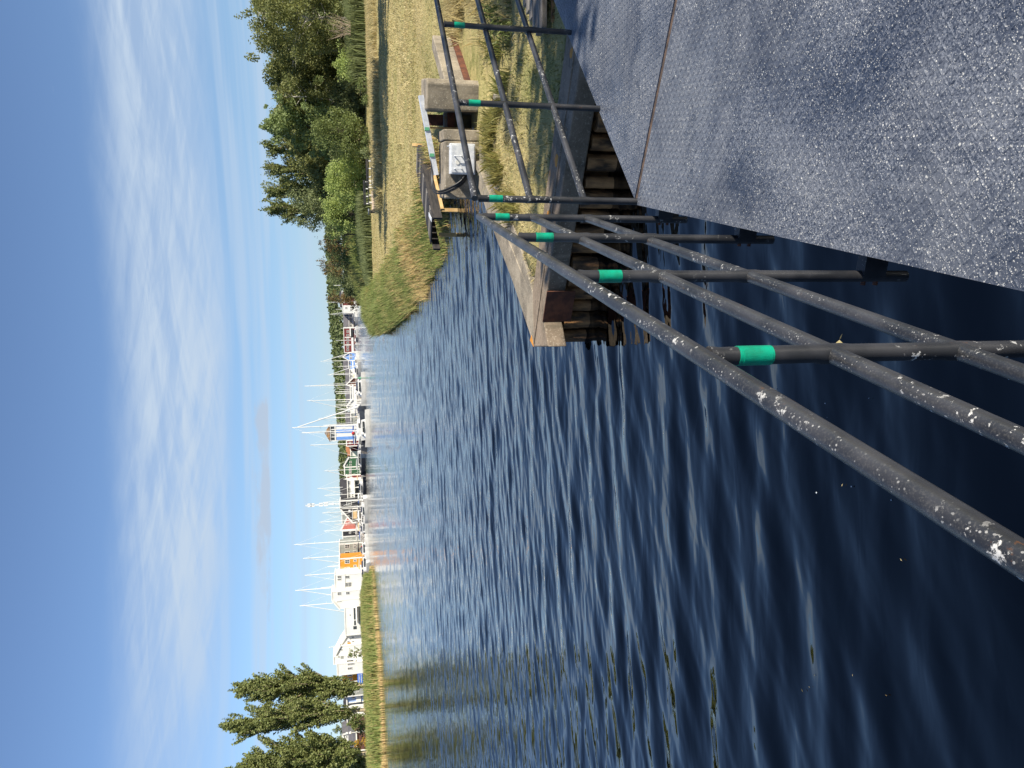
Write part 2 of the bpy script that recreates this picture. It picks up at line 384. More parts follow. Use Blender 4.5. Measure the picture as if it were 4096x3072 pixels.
M = {
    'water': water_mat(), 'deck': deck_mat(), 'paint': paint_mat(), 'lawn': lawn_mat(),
    'concrete': concrete_mat(), 'quay': concrete_mat('quay_concrete', (0.29, 0.225, 0.165), (0.16, 0.125, 0.09), (0.42, 0.36, 0.28)),
    'tape': mat('green_tape', (0.0, 0.34, 0.20), (0.005, 0.235, 0.135), 26.0, 0.35, bump=0.0015, bscale=420),
    'rust': mat('rust', (0.16, 0.058, 0.03), (0.075, 0.03, 0.02), 9.0, 0.85, bump=0.003),
    'joint': mat('rusty_joint', (0.13, 0.085, 0.06), (0.055, 0.04, 0.032), 20.0, 0.8, bump=0.003),
    'pile': mat('wet_timber', (0.44, 0.22, 0.085), (0.045, 0.026, 0.014), 7.0, 0.6, bump=0.02, bscale=16, stretch=(1, 1, 0.35)),
    'oldwood': mat('grey_timber', (0.25, 0.23, 0.20), (0.12, 0.105, 0.09), 6.0, 0.85, bump=0.006, bscale=30, stretch=(0.3, 3, 1)),
    'darkwood': mat('tarred_timber', (0.055, 0.047, 0.042), (0.022, 0.02, 0.02), 5.0, 0.75, bump=0.005, bscale=30, stretch=(0.4, 0.4, 3)),
    'newwood': mat('new_timber', (0.62, 0.43, 0.20), (0.50, 0.31, 0.12), 7.0, 0.7, bump=0.002, stretch=(0.5, 0.5, 0.5)),
    'galv': mat('galvanised_steel', (0.80, 0.81, 0.82), (0.62, 0.64, 0.67), 14.0, 0.42, metal=0.1, bump=0.001),
    'cable': mat('black_rubber', (0.02, 0.02, 0.022), (0.03, 0.03, 0.03), 10, 0.5),
    'mud': mat('mud', (0.11, 0.085, 0.035), (0.05, 0.042, 0.02), 4.0, 0.9, bump=0.02, bscale=9),
    'straw': leaf_mat('straw', (0.64, 0.53, 0.29), (0.48, 0.40, 0.19), (0.36, 0.34, 0.13), 0.3, 0.4),
    'grass': leaf_mat('grass', (0.20, 0.21, 0.06), (0.36, 0.30, 0.10), (0.13, 0.17, 0.045), 0.3, 0.5),
    'reed': leaf_mat('reed', (0.19, 0.26, 0.07), (0.34, 0.36, 0.12), (0.42, 0.36, 0.15), 0.3, 0.3),
    'reedstalk': leaf_mat('reed_stalk', (0.72, 0.53, 0.26), (0.58, 0.44, 0.20), (0.40, 0.36, 0.13), 0.25, 0.3),
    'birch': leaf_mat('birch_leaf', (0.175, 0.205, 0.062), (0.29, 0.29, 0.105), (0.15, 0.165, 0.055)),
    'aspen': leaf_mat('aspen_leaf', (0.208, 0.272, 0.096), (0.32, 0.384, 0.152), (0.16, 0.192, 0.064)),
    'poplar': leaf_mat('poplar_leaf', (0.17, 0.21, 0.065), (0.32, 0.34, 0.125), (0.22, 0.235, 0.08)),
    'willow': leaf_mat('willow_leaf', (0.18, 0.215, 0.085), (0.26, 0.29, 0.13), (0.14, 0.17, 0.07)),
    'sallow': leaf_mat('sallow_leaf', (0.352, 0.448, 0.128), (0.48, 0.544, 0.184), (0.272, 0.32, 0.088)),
    'hazel': leaf_mat('hazel_leaf', (0.155, 0.205, 0.062), (0.24, 0.275, 0.095), (0.13, 0.16, 0.052)),
    'autumn': leaf_mat('dry_leaf', (0.20, 0.135, 0.05), (0.28, 0.19, 0.07), (0.13, 0.12, 0.04)),
    'yellow': leaf_mat('yellow_leaf', (0.62, 0.36, 0.04), (0.50, 0.30, 0.05), (0.40, 0.28, 0.04)),
    'forest': leaf_mat('forest_leaf', (0.112, 0.152, 0.058), (0.184, 0.208, 0.08), (0.088, 0.115, 0.051), 0.2, 0.05),
    'bark': mat('bark', (0.16, 0.13, 0.10), (0.07, 0.06, 0.05), 5.0, 0.9, bump=0.01),
    'birchbark': mat('birch_bark', (0.55, 0.51, 0.45), (0.10, 0.09, 0.08), 3.0, 0.8, lo=0.52, hi=0.62, stretch=(1, 1, 2)),
    'popbark': mat('poplar_bark', (0.46, 0.37, 0.24), (0.24, 0.18, 0.11), 3.0, 0.85),
    'twig': mat('dead_twig', (0.48, 0.38, 0.28), (0.34, 0.26, 0.19), 5.0, 0.9),
    'black': mat('black_stain', (0.016, 0.016, 0.02), (0.03, 0.03, 0.036), 4.0, 0.5),
    'hood': mat('grey_plastic', (0.13, 0.15, 0.18), None, 5.0, 0.45),
    'whitepaint': mat('white_paint', (0.80, 0.78, 0.72), (0.74, 0.72, 0.66), 2.0, 0.55),
    'white': mat('white_board', (0.80, 0.78, 0.72), (0.74, 0.72, 0.67), 1.0, 0.6),
    'gel': mat('white_gelcoat', (0.64, 0.63, 0.60), (0.54, 0.53, 0.51), 1.0, 0.25),
    'mast': mat('mast_alloy', (0.84, 0.82, 0.76), (0.72, 0.70, 0.65), 1.0, 0.45),
    'sailcloth': mat('sail_cloth', (0.76, 0.75, 0.70), (0.66, 0.66, 0.64), 2.0, 0.8),
    'bluecloth': mat('blue_canvas', (0.05, 0.11, 0.32), (0.04, 0.08, 0.24), 2.0, 0.8),
    'navy': mat('navy_canvas', (0.02, 0.025, 0.05), (0.03, 0.04, 0.07), 2.0, 0.7),
    'redcloth': mat('red_cloth', (0.45, 0.03, 0.03), None, 2.0, 0.8),
    'glass': mat('dark_glass', (0.03, 0.035, 0.04), (0.05, 0.055, 0.06), 1.0, 0.12, spec=0.6),
    'darkhull': mat('dark_hull', (0.03, 0.035, 0.05), (0.05, 0.055, 0.065), 1.0, 0.25),
    'roofgrey': mat('grey_roof', (0.14, 0.13, 0.135), (0.10, 0.095, 0.10), 0.8, 0.85),
    'roofdark': mat('dark_roof', (0.055, 0.052, 0.055), (0.04, 0.038, 0.04), 0.8, 0.8),
    'rooforange': mat('orange_tiles', (0.42, 0.17, 0.07), (0.33, 0.13, 0.05), 1.2, 0.85),
    'roofcopper': mat('brown_tower_roof', (0.30, 0.16, 0.05), (0.10, 0.07, 0.05), 0.6, 0.6),
    'redwall': mat('red_boards', (0.17, 0.028, 0.028), (0.13, 0.022, 0.022), 1.0, 0.75),
    'redroof': mat('brick_red_roof', (0.33, 0.10, 0.075), (0.28, 0.085, 0.065), 0.6, 0.85),
    'greenwall': mat('green_boards', (0.04, 0.125, 0.06), (0.035, 0.105, 0.05), 1.0, 0.75),
    'orangewall': mat('ochre_boards', (0.62, 0.26, 0.025), (0.54, 0.22, 0.02), 1.0, 0.75),
    'greywall': mat('grey_boards', (0.33, 0.34, 0.30), (0.29, 0.30, 0.265), 1.0, 0.75),
    'bluewall': mat('blue_boards', (0.16, 0.33, 0.72), (0.13, 0.28, 0.62), 1.0, 0.7),
    'palebluewall': mat('pale_blue_boards', (0.36, 0.48, 0.74), (0.31, 0.42, 0.66), 1.0, 0.7),
    'blackwall': mat('black_boards', (0.022, 0.022, 0.026), (0.03, 0.03, 0.034), 1.0, 0.7),
    'brownwall': mat('brown_boards', (0.14, 0.06, 0.045), (0.10, 0.045, 0.035), 1.0, 0.75),
    'tan': mat('tan_canvas', (0.66, 0.46, 0.24), (0.60, 0.40, 0.2), 1.0, 0.8),
    'banner': mat('blue_banner', (0.015, 0.14, 0.62), (0.015, 0.12, 0.55), 1.0, 0.5),
    'land': mat('far_ground', (0.24, 0.22, 0.12), (0.16, 0.17, 0.07), 0.1, 0.95),
    'paving': mat('quay_paving', (0.42, 0.40, 0.36), (0.34, 0.32, 0.29), 0.4, 0.9),
    'hill': mat('forest_floor', (0.035, 0.048, 0.02), (0.05, 0.06, 0.025), 0.05, 0.95),
    'lightdeck': mat('pontoon_planks', (0.46, 0.40, 0.33), (0.36, 0.32, 0.27), 2.0, 0.85),
    'foam': mat('foam', (0.45, 0.50, 0.55), None, 20, 0.5),
    'orangefl': mat('orange_paint_mark', (0.62, 0.26, 0.03), None, 20, 0.7),
    'shedwall': mat('render_wall', (0.50, 0.48, 0.44), (0.44, 0.42, 0.38), 1.0, 0.85),
    'green': mat('green_plastic', (0.10, 0.34, 0.19), None, 3, 0.5),
}

# ------------------------------------------------------------------ water and land
def water_sheet():
    # modelled waves: a sheet whose cells grow with distance, waves too short for the local cells fade out
    ys = [0.6]
    while ys[-1] < 520: ys.append(ys[-1] + max(0.020, min(0.0029 * ys[-1], .7)))
    ys = np.array(ys); us = np.linspace(-0.78, 0.78, 640)
    dY = np.gradient(ys)[:, None]
    X = us[None, :] * (ys[:, None] + 2.0); Y = np.repeat(ys[:, None], len(us), 1)
    Z = np.zeros_like(X); rg = np.random.default_rng(4)
    lane = 1 + .28 * np.sin(X * .045 + Y * .021 + 1) * np.sin(Y * .06 - X * .012) 
    calm = np.clip((Y - 1.0) / 12, 0, 1)
    for k in range(70):
        lam = .12 * (1.45 / .12) ** (k / 69.0) * rg.uniform(.9, 1.1)
        th = R(-9) + rg.normal(0, R(17)); q = 2 * math.pi / lam
        slope = .0168 * (1.0 if lam > .3 else .6)
        keep = np.clip((lam / (dY * 2.6) - 1), 0, 1)
        grow = (1.40 - .50 * calm) if lam > .36 else (.45 + .40 * calm)
        big = np.clip(1.55 - lam / 1.3, .45, 1) + (np.clip((Y - 40) / 90, 0, 1) * 1.15 if lam > 1.0 else 0)
        ph = q * (X * math.sin(th) + Y * math.cos(th)) + rg.uniform(0, 6.28) + .6 * np.sin(X * q * .13 + k) 
        Z += slope / q * keep * grow * big * np.sin(ph)
    Z *= lane
    V = np.stack([X, Y, Z], -1).reshape(-1, 3); ny, nx = X.shape; I = np.arange(ny * nx).reshape(ny, nx)
    F = np.stack([I[:-1, :-1], I[:-1, 1:], I[1:, 1:], I[1:, :-1]], -1).reshape(-1, 4)
    x0, x1 = .78 * 2.6, .78 * 522.5; n = len(V)
    E = np.array([(-2500, -400, 0), (2500, -400, 0), (2500, ys[-1], 0), (-2500, ys[-1], 0), (-x0, .6, 0), (x0, .6, 0), (x1, ys[-1], 0), (-x1, ys[-1], 0), (2500, 4500, 0), (-2500, 4500, 0)], float)
    G = np.array([(0, 1, 5, 4), (1, 2, 6, 5), (0, 4, 7, 3), (2, 8, 9, 3)]) + n
    o = mesh_np('water', np.concatenate([V, E]), np.concatenate([F, G]), M['water'], smooth=True)
    tag(o, kind='structure')
water_sheet()

RIGHT = [(1.05, 9.95), (1.7, 10.8), (2.95, 12.4), (3.85, 14.0), (4.4, 15.1), (5.6, 16.5), (6.6, 19), (6.9, 22), (5.6, 23.3), (4.9, 24.3), (4.5, 27), (4.3, 31.6), (4.4, 40), (4.9, 54),
         (5.4, 66), (6.6, 81), (8.5, 86), (13, 92), (17, 103), (16.2, 114), (16.8, 130), (18.6, 160), (20.2, 180), (27, 190), (60, 200), (140, 210), (140, -20), (7.6, -20), (7.6, 3.0), (6.2, 5.95), (3.63, 7.92), (2.23, 8.93)]
LEFT = [(-36.8, 157), (-40.5, 149), (-41.6, 135), (-41.7, 126), (-46.6, 119), (-53, 111.3), (-60, 105), (-80, 96), (-160, 92), (-160, 216), (-58, 216), (-47, 190), (-39, 168)]

def inside(poly, X, Y):
    r = np.zeros(X.shape, bool); n = len(poly)
    for i in range(n):
        x0, y0 = poly[i]; x1, y1 = poly[(i + 1) % n]
        c = (y0 > Y) != (y1 > Y)
        r ^= c & (X < (x1 - x0) * (Y - y0) / ((y1 - y0) if y1 != y0 else 1e-9) + x0)
    return r
def sdist(poly, X, Y):
    d = np.full(X.shape, 1e9); n = len(poly)
    for i in range(n):
        a = np.array(poly[i]); b = np.array(poly[(i + 1) % n]); ab = b - a
        t = np.clip(((X - a[0]) * ab[0] + (Y - a[1]) * ab[1]) / (ab @ ab), 0, 1)
        d = np.minimum(d, np.hypot(X - a[0] - t * ab[0], Y - a[1] - t * ab[1]))
    return np.where(inside(poly, X, Y), d, -d)
def wob(X, Y, k, ph=0.0):
    return (np.sin(X * k + ph) * np.cos(Y * k * 1.3 + 1.7 * ph) + 0.5 * np.sin(X * k * 2.3 - Y * k * 1.9 + ph))
def zright(X, Y):
    d = sdist(RIGHT, X, Y)
    far = np.clip((Y - 20) / 30, 0, 1)
    top = 0.60 + 0.035 * wob(X, Y, .9) * np.clip((Y - 14) / 6, 0, 1) + 0.10 * far
    top = top + 0.35 * np.exp(-((d - 6) / 5) ** 2) * np.clip((Y - 95) / 20, 0, 1)
    # the muddy runnel in front of the sluice
    q = np.hypot((X - 5.3) / 0.9, (Y - 12.3) / 1.15)
    top = top - 0.50 * np.clip(1.25 - q, 0, 1)
    rise = np.where(Y > 22, -0.15 + d * 0.42, -0.05 + d * 3.0)
    z = np.where(d > 0, np.minimum(top, rise), np.maximum(-1.5, -.15 + d * .8))
    return z
def zleft(X, Y):
    d = sdist(LEFT, X, Y)
    return np.where(d > 0, np.minimum(-.1 + d * 0.22, 1.5 + np.clip(d - 6, 0, 20) * 0.03), np.maximum(-1.5, -.1 + d * .5))

def terrain(name, xs, ys, fz, m):
    X, Y = np.meshgrid(xs, ys); Z = fz(X, Y)
    V = np.stack([X, Y, Z], -1).reshape(-1, 3)
    ny, nx = X.shape; I = np.arange(ny * nx).reshape(ny, nx)
    F = np.stack([I[:-1, :-1], I[:-1, 1:], I[1:, 1:], I[1:, :-1]], -1).reshape(-1, 4)
    zz_ = V[F][:, :, 2].max(1); F = F[zz_ > -1.2]
    o = mesh_np(name, V, F, m, smooth=True); tag(o, kind='structure'); return o
xs = np.concatenate([np.arange(0, 9, .16), np.arange(9, 30, .5), np.arange(30, 141, 5)])
ys = np.concatenate([np.arange(-20, 5, 1.), np.arange(5, 26, .16), np.arange(26, 100, .6), np.arange(100, 212, 2.)])
terrain('lawn', xs, ys, zright, M['lawn'])
terrain('reed_bank', np.concatenate([np.arange(-160, -62, 4.), np.arange(-62, -34, .6)]), np.arange(88, 217, 1.), zleft, M['lawn'])

QY = [(1220, 1425), (1340, 1428), (1440, 1434), (1540, 1445), (1600, 1450), (1700, 1453), (1850, 1457), (2000, 1465), (2150, 1469), (2290, 1477)]
def wl(y): return float(np.interp(y, [q[0] for q in QY], [q[1] for q in QY]))
qpts = [at(x, y, 0) for y, x in QY]
far = []
for p in qpts: far.append((p[0] * 1.02, p[1] * 1.03 + 3))
land = [(-800, 232), (-57, 232)] + [tuple(q) for q in far[::-1]] + [(60, 470), (700, 480), (2300, 1500), (2300, 4400), (-2300, 4400), (-2300, 232)]
hb = MB().prism(land, -1.0, 0.9); tag(hb.build('harbour_ground', M['paving']), kind='structure')

# wooded ridge behind the harbour: far off, reads as one mass
def hill_h(X): return 6 + 3.0 * np.sin(X / 90.) + 1.5 * np.sin(X / 31. + 1)
xs = np.arange(-1100, 1101, 20.); ys = np.arange(640, 1900, 30.)
terrain('wooded_hill', xs, ys, lambda X, Y: np.clip((Y - 640) / 90, 0, 1) * (hill_h(X) + np.clip((Y - 730) / 900, 0, 1) * 2) + .95, M['hill'])

def leaf_quads(C, s, flat=0.62, up=0.0):
    n = len(C); a = RNG.normal(size=(n, 3)); a /= np.linalg.norm(a, axis=1)[:, None]
    b = RNG.normal(size=(n, 3)); b -= a * (a * b).sum(1)[:, None]; b /= np.linalg.norm(b, axis=1)[:, None]
    s = np.asarray(s).reshape(-1, 1) * np.ones((n, 1))
    V = np.stack([C - a * s, C - b * s * flat, C + a * s, C + b * s * flat], 1).reshape(-1, 3)
    return V, np.arange(4 * n).reshape(-1, 4)

def forest():
    n = 2600
    X = RNG.uniform(-420, 420, n); Y = 645 + RNG.uniform(0, 1, n) ** 0.7 * 150
    ridge = np.interp(X, [-420, -150, -90, -40, 20, 80, 130, 420], [11, 11.5, 14, 15, 17.5, 21, 21.5, 22])
    base = np.clip((Y - 640) / 90, 0, 1) * 5 + 1
    H = ridge * (0.66 + 0.44 * (Y - 645) / 150) * RNG.uniform(.93, 1.05, n) - base * 0.3
    cs, ss = [], []
    for i in range(n):
        k = 34; r = RNG.uniform(2.4, 4.4)
        d = RNG.normal(size=(k, 3)); d /= np.linalg.norm(d, axis=1)[:, None]
        d[:, 2] = np.abs(d[:, 2]) * 1.15 - .25; d[:, 1] = -np.abs(d[:, 1])
        cs.append(np.array([X[i], Y[i], base[i] + H[i] * 0.62]) + d * np.array([r, r, H[i] * 0.36]) * RNG.uniform(.75, 1.03, (k, 1))); ss.append(RNG.uniform(.8, 1.5, k))
    V, F = leaf_quads(np.concatenate(cs), np.concatenate(ss), .8)
    tag(mesh_np('far_forest', V, F, M['forest']), 'dark green wood along the skyline behind the harbour houses', 'forest', kind='stuff')
forest()

# ------------------------------------------------------------------ footbridge: two steel spans that meet at an angle
D = 1.27
d1 = Vector((0.302, 0.953, 0)).normalized(); n1 = Vector((d1.y, -d1.x, 0))
d2 = Vector((0.772, 0.636, 0)).normalized(); n2 = Vector((d2.y, -d2.x, 0))

def lozenges(mb, org, d, n, l0, l1, wd, z, clip=None):
    st = 0.031; V = []; F = []
    k = 0
    L = 0.0165; W = 0.0056; H = 0.0024
    for i in range(int((l1 - l0) / st)):
        for j in range(int(wd / st)):
            a = l0 + (i + .5) * st; b = (j + .5) * st
            if clip is not None and not clip(a, b): continue
            ang = math.pi / 4 if (i + j) % 2 else -math.pi / 4
            ca, sa = math.cos(ang), math.sin(ang)
            base = len(V)
            for (u, v, h) in ((-L, 0, 0), (-L * .45, -W, 0), (L * .45, -W, 0), (L, 0, 0), (L * .45, W, 0), (-L * .45, W, 0), (-L * .55, 0, H), (L * .55, 0, H)):
                p = org + d * (a + u * ca - v * sa) + n * (b + u * sa + v * ca)
                V.append((p.x, p.y, z + h + .0002))
            F += [tuple(base + q for q in f) for f in ((0, 1, 6), (1, 2, 7, 6), (2, 3, 7), (3, 4, 7), (4, 5, 6, 7), (5, 0, 6))]
    mb.add(V, F)

E0 = Vector((1.075, 4.455, 0))            # left corner where the two decks meet
SEAM = Vector((0.805, -0.593, 0)).normalized()
A0 = E0 - d1 * 0.0
def off(p, d, a, n, b): return p + d * a + n * b
WID = 2.0
near = thing('footbridge_span', 'steel footbridge span in the foreground with chequered deck and railing running past the camera', 'footbridge', (1.0, 4.4, D))
tn = WID / SEAM.dot(n1); tf = WID / SEAM.dot(n2)
NR = E0 + SEAM * tn; FR = E0 + SEAM * tf
B0 = E0 - d1 * 9; B1 = B0 + n1 * WID
mb = MB(); mb.prism([(p.x, p.y) for p in (B0, B1, NR, E0)], D - .012, D)
slope = SEAM.dot(d1) / SEAM.dot(n1)
lozenges(mb, E0, d1, n1, -5.2, 0.6, WID, D, lambda a, b: a < slope * b - .02)
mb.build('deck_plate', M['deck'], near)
mb = MB()
for o_ in (0.06, 1.0, WID - .06):
    mb.beam(tuple(B0 + n1 * o_ + Vector((0, 0, D - .10))), tuple(E0 + n1 * o_ - d1 * .25 + Vector((0, 0, D - .10))), .08, .17)
mb.build('girder', M['paint'], near)

def railing(parent, pts, d, inward, rr=.0205, ext0=0.0, ext1=0.0, tape=True, z3=(1.0, .69, .365)):
    # posts stand just outside the deck edge; three rails run through them
    for i, p in enumerate(pts):
        zs = [D - .26]; rs_ = [rr]
        for zr in sorted(z3)[:2]:
            zs += [D + zr - .045, D + zr - .024, D + zr + .024, D + zr + .045]; rs_ += [rr, rr * 1.13, rr * 1.13, rr]
        zs += [D + z3[0] - .04, D + z3[0] - .016]; rs_ += [rr, rr * 1.12]
        po = MB().tube([(p.x + random.uniform(-.001, .001), p.y, z) for z in zs], rs_, 14).build('post', M['paint'], parent, True)
        side = Vector((d.y, -d.x, 0)); side = side if side.dot(inward) > 0 else -side
        MB().beam((p.x, p.y, D - .115), tuple(p + side * .075)[:2] + (D - .115,), .05, .09).build('bracket', M['paint'], parent)
        for zb_ in (-.09, -.14):
            c = p - side * (rr - .002); MB().tube([(c.x, c.y, D + zb_), tuple(c - side * .014)[:2] + (D + zb_,)], .009, 6).build('bolt', M['rust'], parent)
        if tape:
            zt_ = D + .835 + random.uniform(-.008, .008); tb = MB().tube([(p.x, p.y, zt_), (p.x, p.y, zt_ + .08)], rr + .0012, 16); tb.tube([(p.x, p.y - .0015, zt_ + random.uniform(.003, .012)), (p.x, p.y - .0015, zt_ + random.uniform(.066, .076))], rr + .0009, 16)
            t_ = tb.build('reflective_tape', M['tape'], None, True)
            for v in t_.data.vertices: v.co -= parent.location
            t_.parent = po
    for zr in z3:
        a = pts[0] - d * ext0; b = pts[-1] + d * ext1
        path = [(a.x, a.y, D + zr)]; k = 6
        path += [tuple((a + (b - a) * (i / k)).to_tuple()[:2]) + (D + zr,) for i in range(1, k)]
        path += [(b.x, b.y, D + zr)]
        MB().tube(path, rr, 14).build('rail', M['paint'], parent, True)

P1 = Vector((0.966, 4.318, 0)); stp = d1 * 1.005
pl_ = [Vector((.955, 4.310, 0)), Vector((.655, 3.357, 0)), Vector((.352, 2.463, 0))]
dd = (pl_[2] - pl_[0]).normalized()
pl_ += [pl_[2] + dd * 0.985 * k for k in range(1, 5)]
railing(near, pl_, dd, n1)
farr = thing('footbridge_span', 'short steel footbridge span turned to the right beyond the rusty joint, leading to the bank', 'footbridge', (2.4, 5.2, D))
G = SEAM * 0.0
SN = Vector((0.593, 0.805, 0)); fl = E0 + SN * .045 + SEAM * .02
T1 = fl + d2 * 5.2; T2 = T1 + n2 * WID; FR2 = FR + SN * .045
mb = MB(); mb.prism([(p.x, p.y) for p in (fl, FR2, T2, T1)], D - .012, D)
sl2 = SEAM.dot(d2) / SEAM.dot(n2)
lozenges(mb, fl, d2, n2, -1.6, 5.0, WID, D, lambda a, b: a > sl2 * b + .02)
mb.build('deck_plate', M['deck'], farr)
mb = MB()
for o_ in (0.06, 1.0, WID - .06):
    q0 = fl + n2 * o_ + d2 * (.35 if o_ < .5 else .1)
    mb.beam((q0.x, q0.y, D - .10), tuple(T1 + n2 * o_ + Vector((0, 0, D - .10))), .08, .17)
mb.build('girder', M['paint'], farr)
mb = MB(); s0 = E0 + SN * .0225 + SEAM * .01; s1 = FR + SN * .0225
mb.beam((s0.x, s0.y, D - .020), (s1.x, s1.y, D - .020), .037, .03); mb.build('rusty_joint_strip', M['joint'], farr)
pf = [Vector((1.093, 4.447, 0)), Vector((1.893, 5.098, 0)), Vector((2.705, 5.72, 0))]
pf += [pf[2] + d2 * 1.02 * k for k in range(1, 4)]
railing(farr, pf, (pf[2] - pf[0]).normalized(), n2, z3=(1.0, .667, .333))

# a dry leaf caught on the middle rail
lm = MB(); base = Vector(tuple(atd(3318, 1395, 1.56)))
lm.add([base + Vector(q) for q in ((0, 0, 0), (.008, .004, -.012), (.02, .006, -.03), (.012, .002, -.036), (.002, 0, -.016), (.026, .004, -.034), (.034, .006, -.038), (.027, .0, -.028))], [(0, 1, 2, 3, 4), (2, 5, 6, 7)])
tag(lm.build('dry_leaf', M['straw']), 'shrivelled straw coloured leaf caught on the middle rail of the near railing', 'leaf')

# ------------------------------------------------------------------ concrete quay corner on timber piles
ZQ = 0.62
def px(l, z): return [tuple(at(a, b, z)[:2]) for a, b in l]
quay = thing('concrete_quay', 'weathered concrete quay corner ending in a blunt point over the water', 'quay', (1.0, 9.6, 0))
tipa, tipb = at(2135, 1387, ZQ)[:2], at(2193, 1387, ZQ)[:2]
nearin = [at(2130, 1165, ZQ)[:2], at(2185, 750, ZQ)[:2], at(2240, 340, ZQ)[:2], at(2266, 140, ZQ)[:2]]
dirB = (nearin[3] - nearin[0]) / np.linalg.norm(nearin[3] - nearin[0])
nrmB = np.array([dirB[1], -dirB[0]])
outB = [p + nrmB * .66 for p in nearin]
ext = nearin[3] + dirB * 3.0
armB = [tuple(tipa), tuple(nearin[0]), tuple(ext), tuple(ext + nrmB * .66), tuple(nearin[0] + nrmB * .66), tuple(tipb)]
MB().prism(armB, ZQ - .24, ZQ).build('capping_beam', M['quay'], quay, bevel=.015)
mb = MB(); p0 = nearin[0] + nrmB * .40 - dirB * .55; p1 = nearin[3] + nrmB * .36 + dirB * 3
mb.prism([tuple(p0), tuple(p1), tuple(p1 + nrmB * .05), tuple(p0 + nrmB * .05)], ZQ - .02, ZQ + .012); mb.build('board_mark', M['quay'], quay)
fo = [tuple(tipa), tuple(at(2050, 1130, ZQ)[:2]), tuple(at(1975, 930, ZQ)[:2]), tuple(at(1930, 800, ZQ)[:2]), (3.78, 14.25)]
dirA = np.array(fo[-1]) - np.array(fo[0]); dirA /= np.linalg.norm(dirA); nrA = np.array([dirA[1], -dirA[0]])
fi = [tuple(np.array(q) + nrA * .74) for q in fo[1:]]
armA = fo + fi[::-1] + [tuple(nearin[0] - dirB * .02)]
MB().prism(armA, ZQ - .40, ZQ - .001).build('capping_beam', M['concrete'], quay, bevel=.015)
ridge = [np.array(fo[0]) + dirA * .9 + nrA * .42, np.array(fo[-1]) + nrA * .42]
MB().beam((*ridge[0], ZQ - .032), (*ridge[1], ZQ + .03), .13, .07).build('kerb', M['concrete'], quay, bevel=.012)
fp = [tuple(nearin[0] + nrmB * .355 + dirB * a + nrmB * b) for a, b in ((-.02, .355), (.42, .355), (.42, .372), (-.02, .372))]
MB().prism(fp, .27, ZQ + .014).build('steel_plate', M['rust'], quay)
for (ta, r_) in ((1.02, .09), (1.62, .075), (2.62, .06)):
    c = nearin[0] + nrmB * .30 + dirB * ta * 1.18
    pts = [(c[0] + r_ * math.cos(t) * random.uniform(.75, 1.15), c[1] + r_ * math.sin(t) * random.uniform(.75, 1.15)) for t in np.linspace(0, 6.28, 12)[:-1]]
    MB().prism(pts, ZQ, ZQ + .004).build('paint_mark', M['orangefl'], quay)
MB().prism([tuple(np.array(tipa) + np.array(q)) for q in ((0.0, .0), (.16, .10), (.10, .2), (.03, .06))], ZQ, ZQ + .005).build('paint_mark', M['orangefl'], quay)

kk = 0
front = nearin[0] + nrmB * .56 - dirB * .42
for row in range(2):
    k = 0; s_ = 0.0
    while s_ < 5.4:
        wdt = random.uniform(.13, .27)
        c = front + dirB * (s_ + wdt / 2) - nrmB * (.0 + .2 * row) + nrmB * random.uniform(-.05, .03)
        pr0 = MB(); n_ = 9
        poly = [(c[0] + (wdt / 2) * math.cos(t) * random.uniform(.9, 1.05), c[1] + (wdt / 2) * math.sin(t) * random.uniform(.9, 1.05)) for t in np.linspace(0, 2 * math.pi, n_ + 1)[:-1]]
        pr0.prism(poly, -1.2, ZQ - .24 - (random.uniform(0, .06) if row == 0 else 0))
        if row == 0:
            g_ = pr0.build('timber_pile', M['pile'], bevel=.012)
            tag(g_, 'wet brown timber pile in the close row under the concrete quay edge', 'pile', 'timber piles under the quay')
        s_ += wdt + random.uniform(.004, .05)
    if row == 0:
        a = front - nrmB * .22; b = a + dirB * 8; e = front - nrmB * .30
        tag(MB().prism([tuple(a), tuple(b), tuple(b - nrmB * .1), tuple(a - nrmB * .1)], -1.2, ZQ - .25).build('timber_sheeting', M['pile']), 'dark timber sheeting behind the piles of the quay', 'quay wall')
fa = np.array(fo[0]) + dirA * .5 + nrA * .1; fb = np.array(fo[-1]) + nrA * .1
tag(MB().prism([tuple(fa), tuple(fb), tuple(fb + nrA * .12), tuple(fa + nrA * .12)], -1.2, ZQ - .4).build('quay_wall', M['pile']), 'dark timber wall below the far arm of the concrete quay', 'quay wall')

# grey timber abutment at the right edge, with a block below it
ta = [at(2055, -60, .72), at(2105, 60, .72), at(2140, 108, .72), at(2172, 108, .72), at(2172, -80, .72)]
ab = thing('timber_abutment', 'grey weathered plank ramp at the end of the footbridge, top right corner', 'abutment', tuple(ta[2][:2]) + (0,))
cA, cB = ta[3][:2], ta[4][:2]; dA = (cB - cA) / np.linalg.norm(cB - cA); nA = np.array([-dA[1], dA[0]])
if nA[1] < 0: nA = -nA
for k in range(6):
    o0 = cA + nA * (.17 * k) ; o1 = o0 + dA * 3.2
    st_ = dA * max(0, (k - 1) * .14)
    MB().beam((*(o0 + st_ + nA * .08), .70), (*(o1 + nA * .08), .70), .155, .06).build('plank', M['oldwood'], ab, bevel=.006)
MB().beam((*(cA - nA * .05 + dA * .05), .50), (*(cA - nA * .05 + dA * 3), .50), .06, .26).build('bearer', M['pile'], ab)
tag(MB().box(*[v for v in (at(2205, 70, .45)[0] - .16, at(2205, 70, .45)[0] + .16, at(2205, 70, .45)[1] - .22, at(2205, 70, .45)[1] + .22)], .05, .5).build('timber_block', M['pile'], bevel=.02),
    'dark brown squared timber block lying below the plank ramp', 'block')

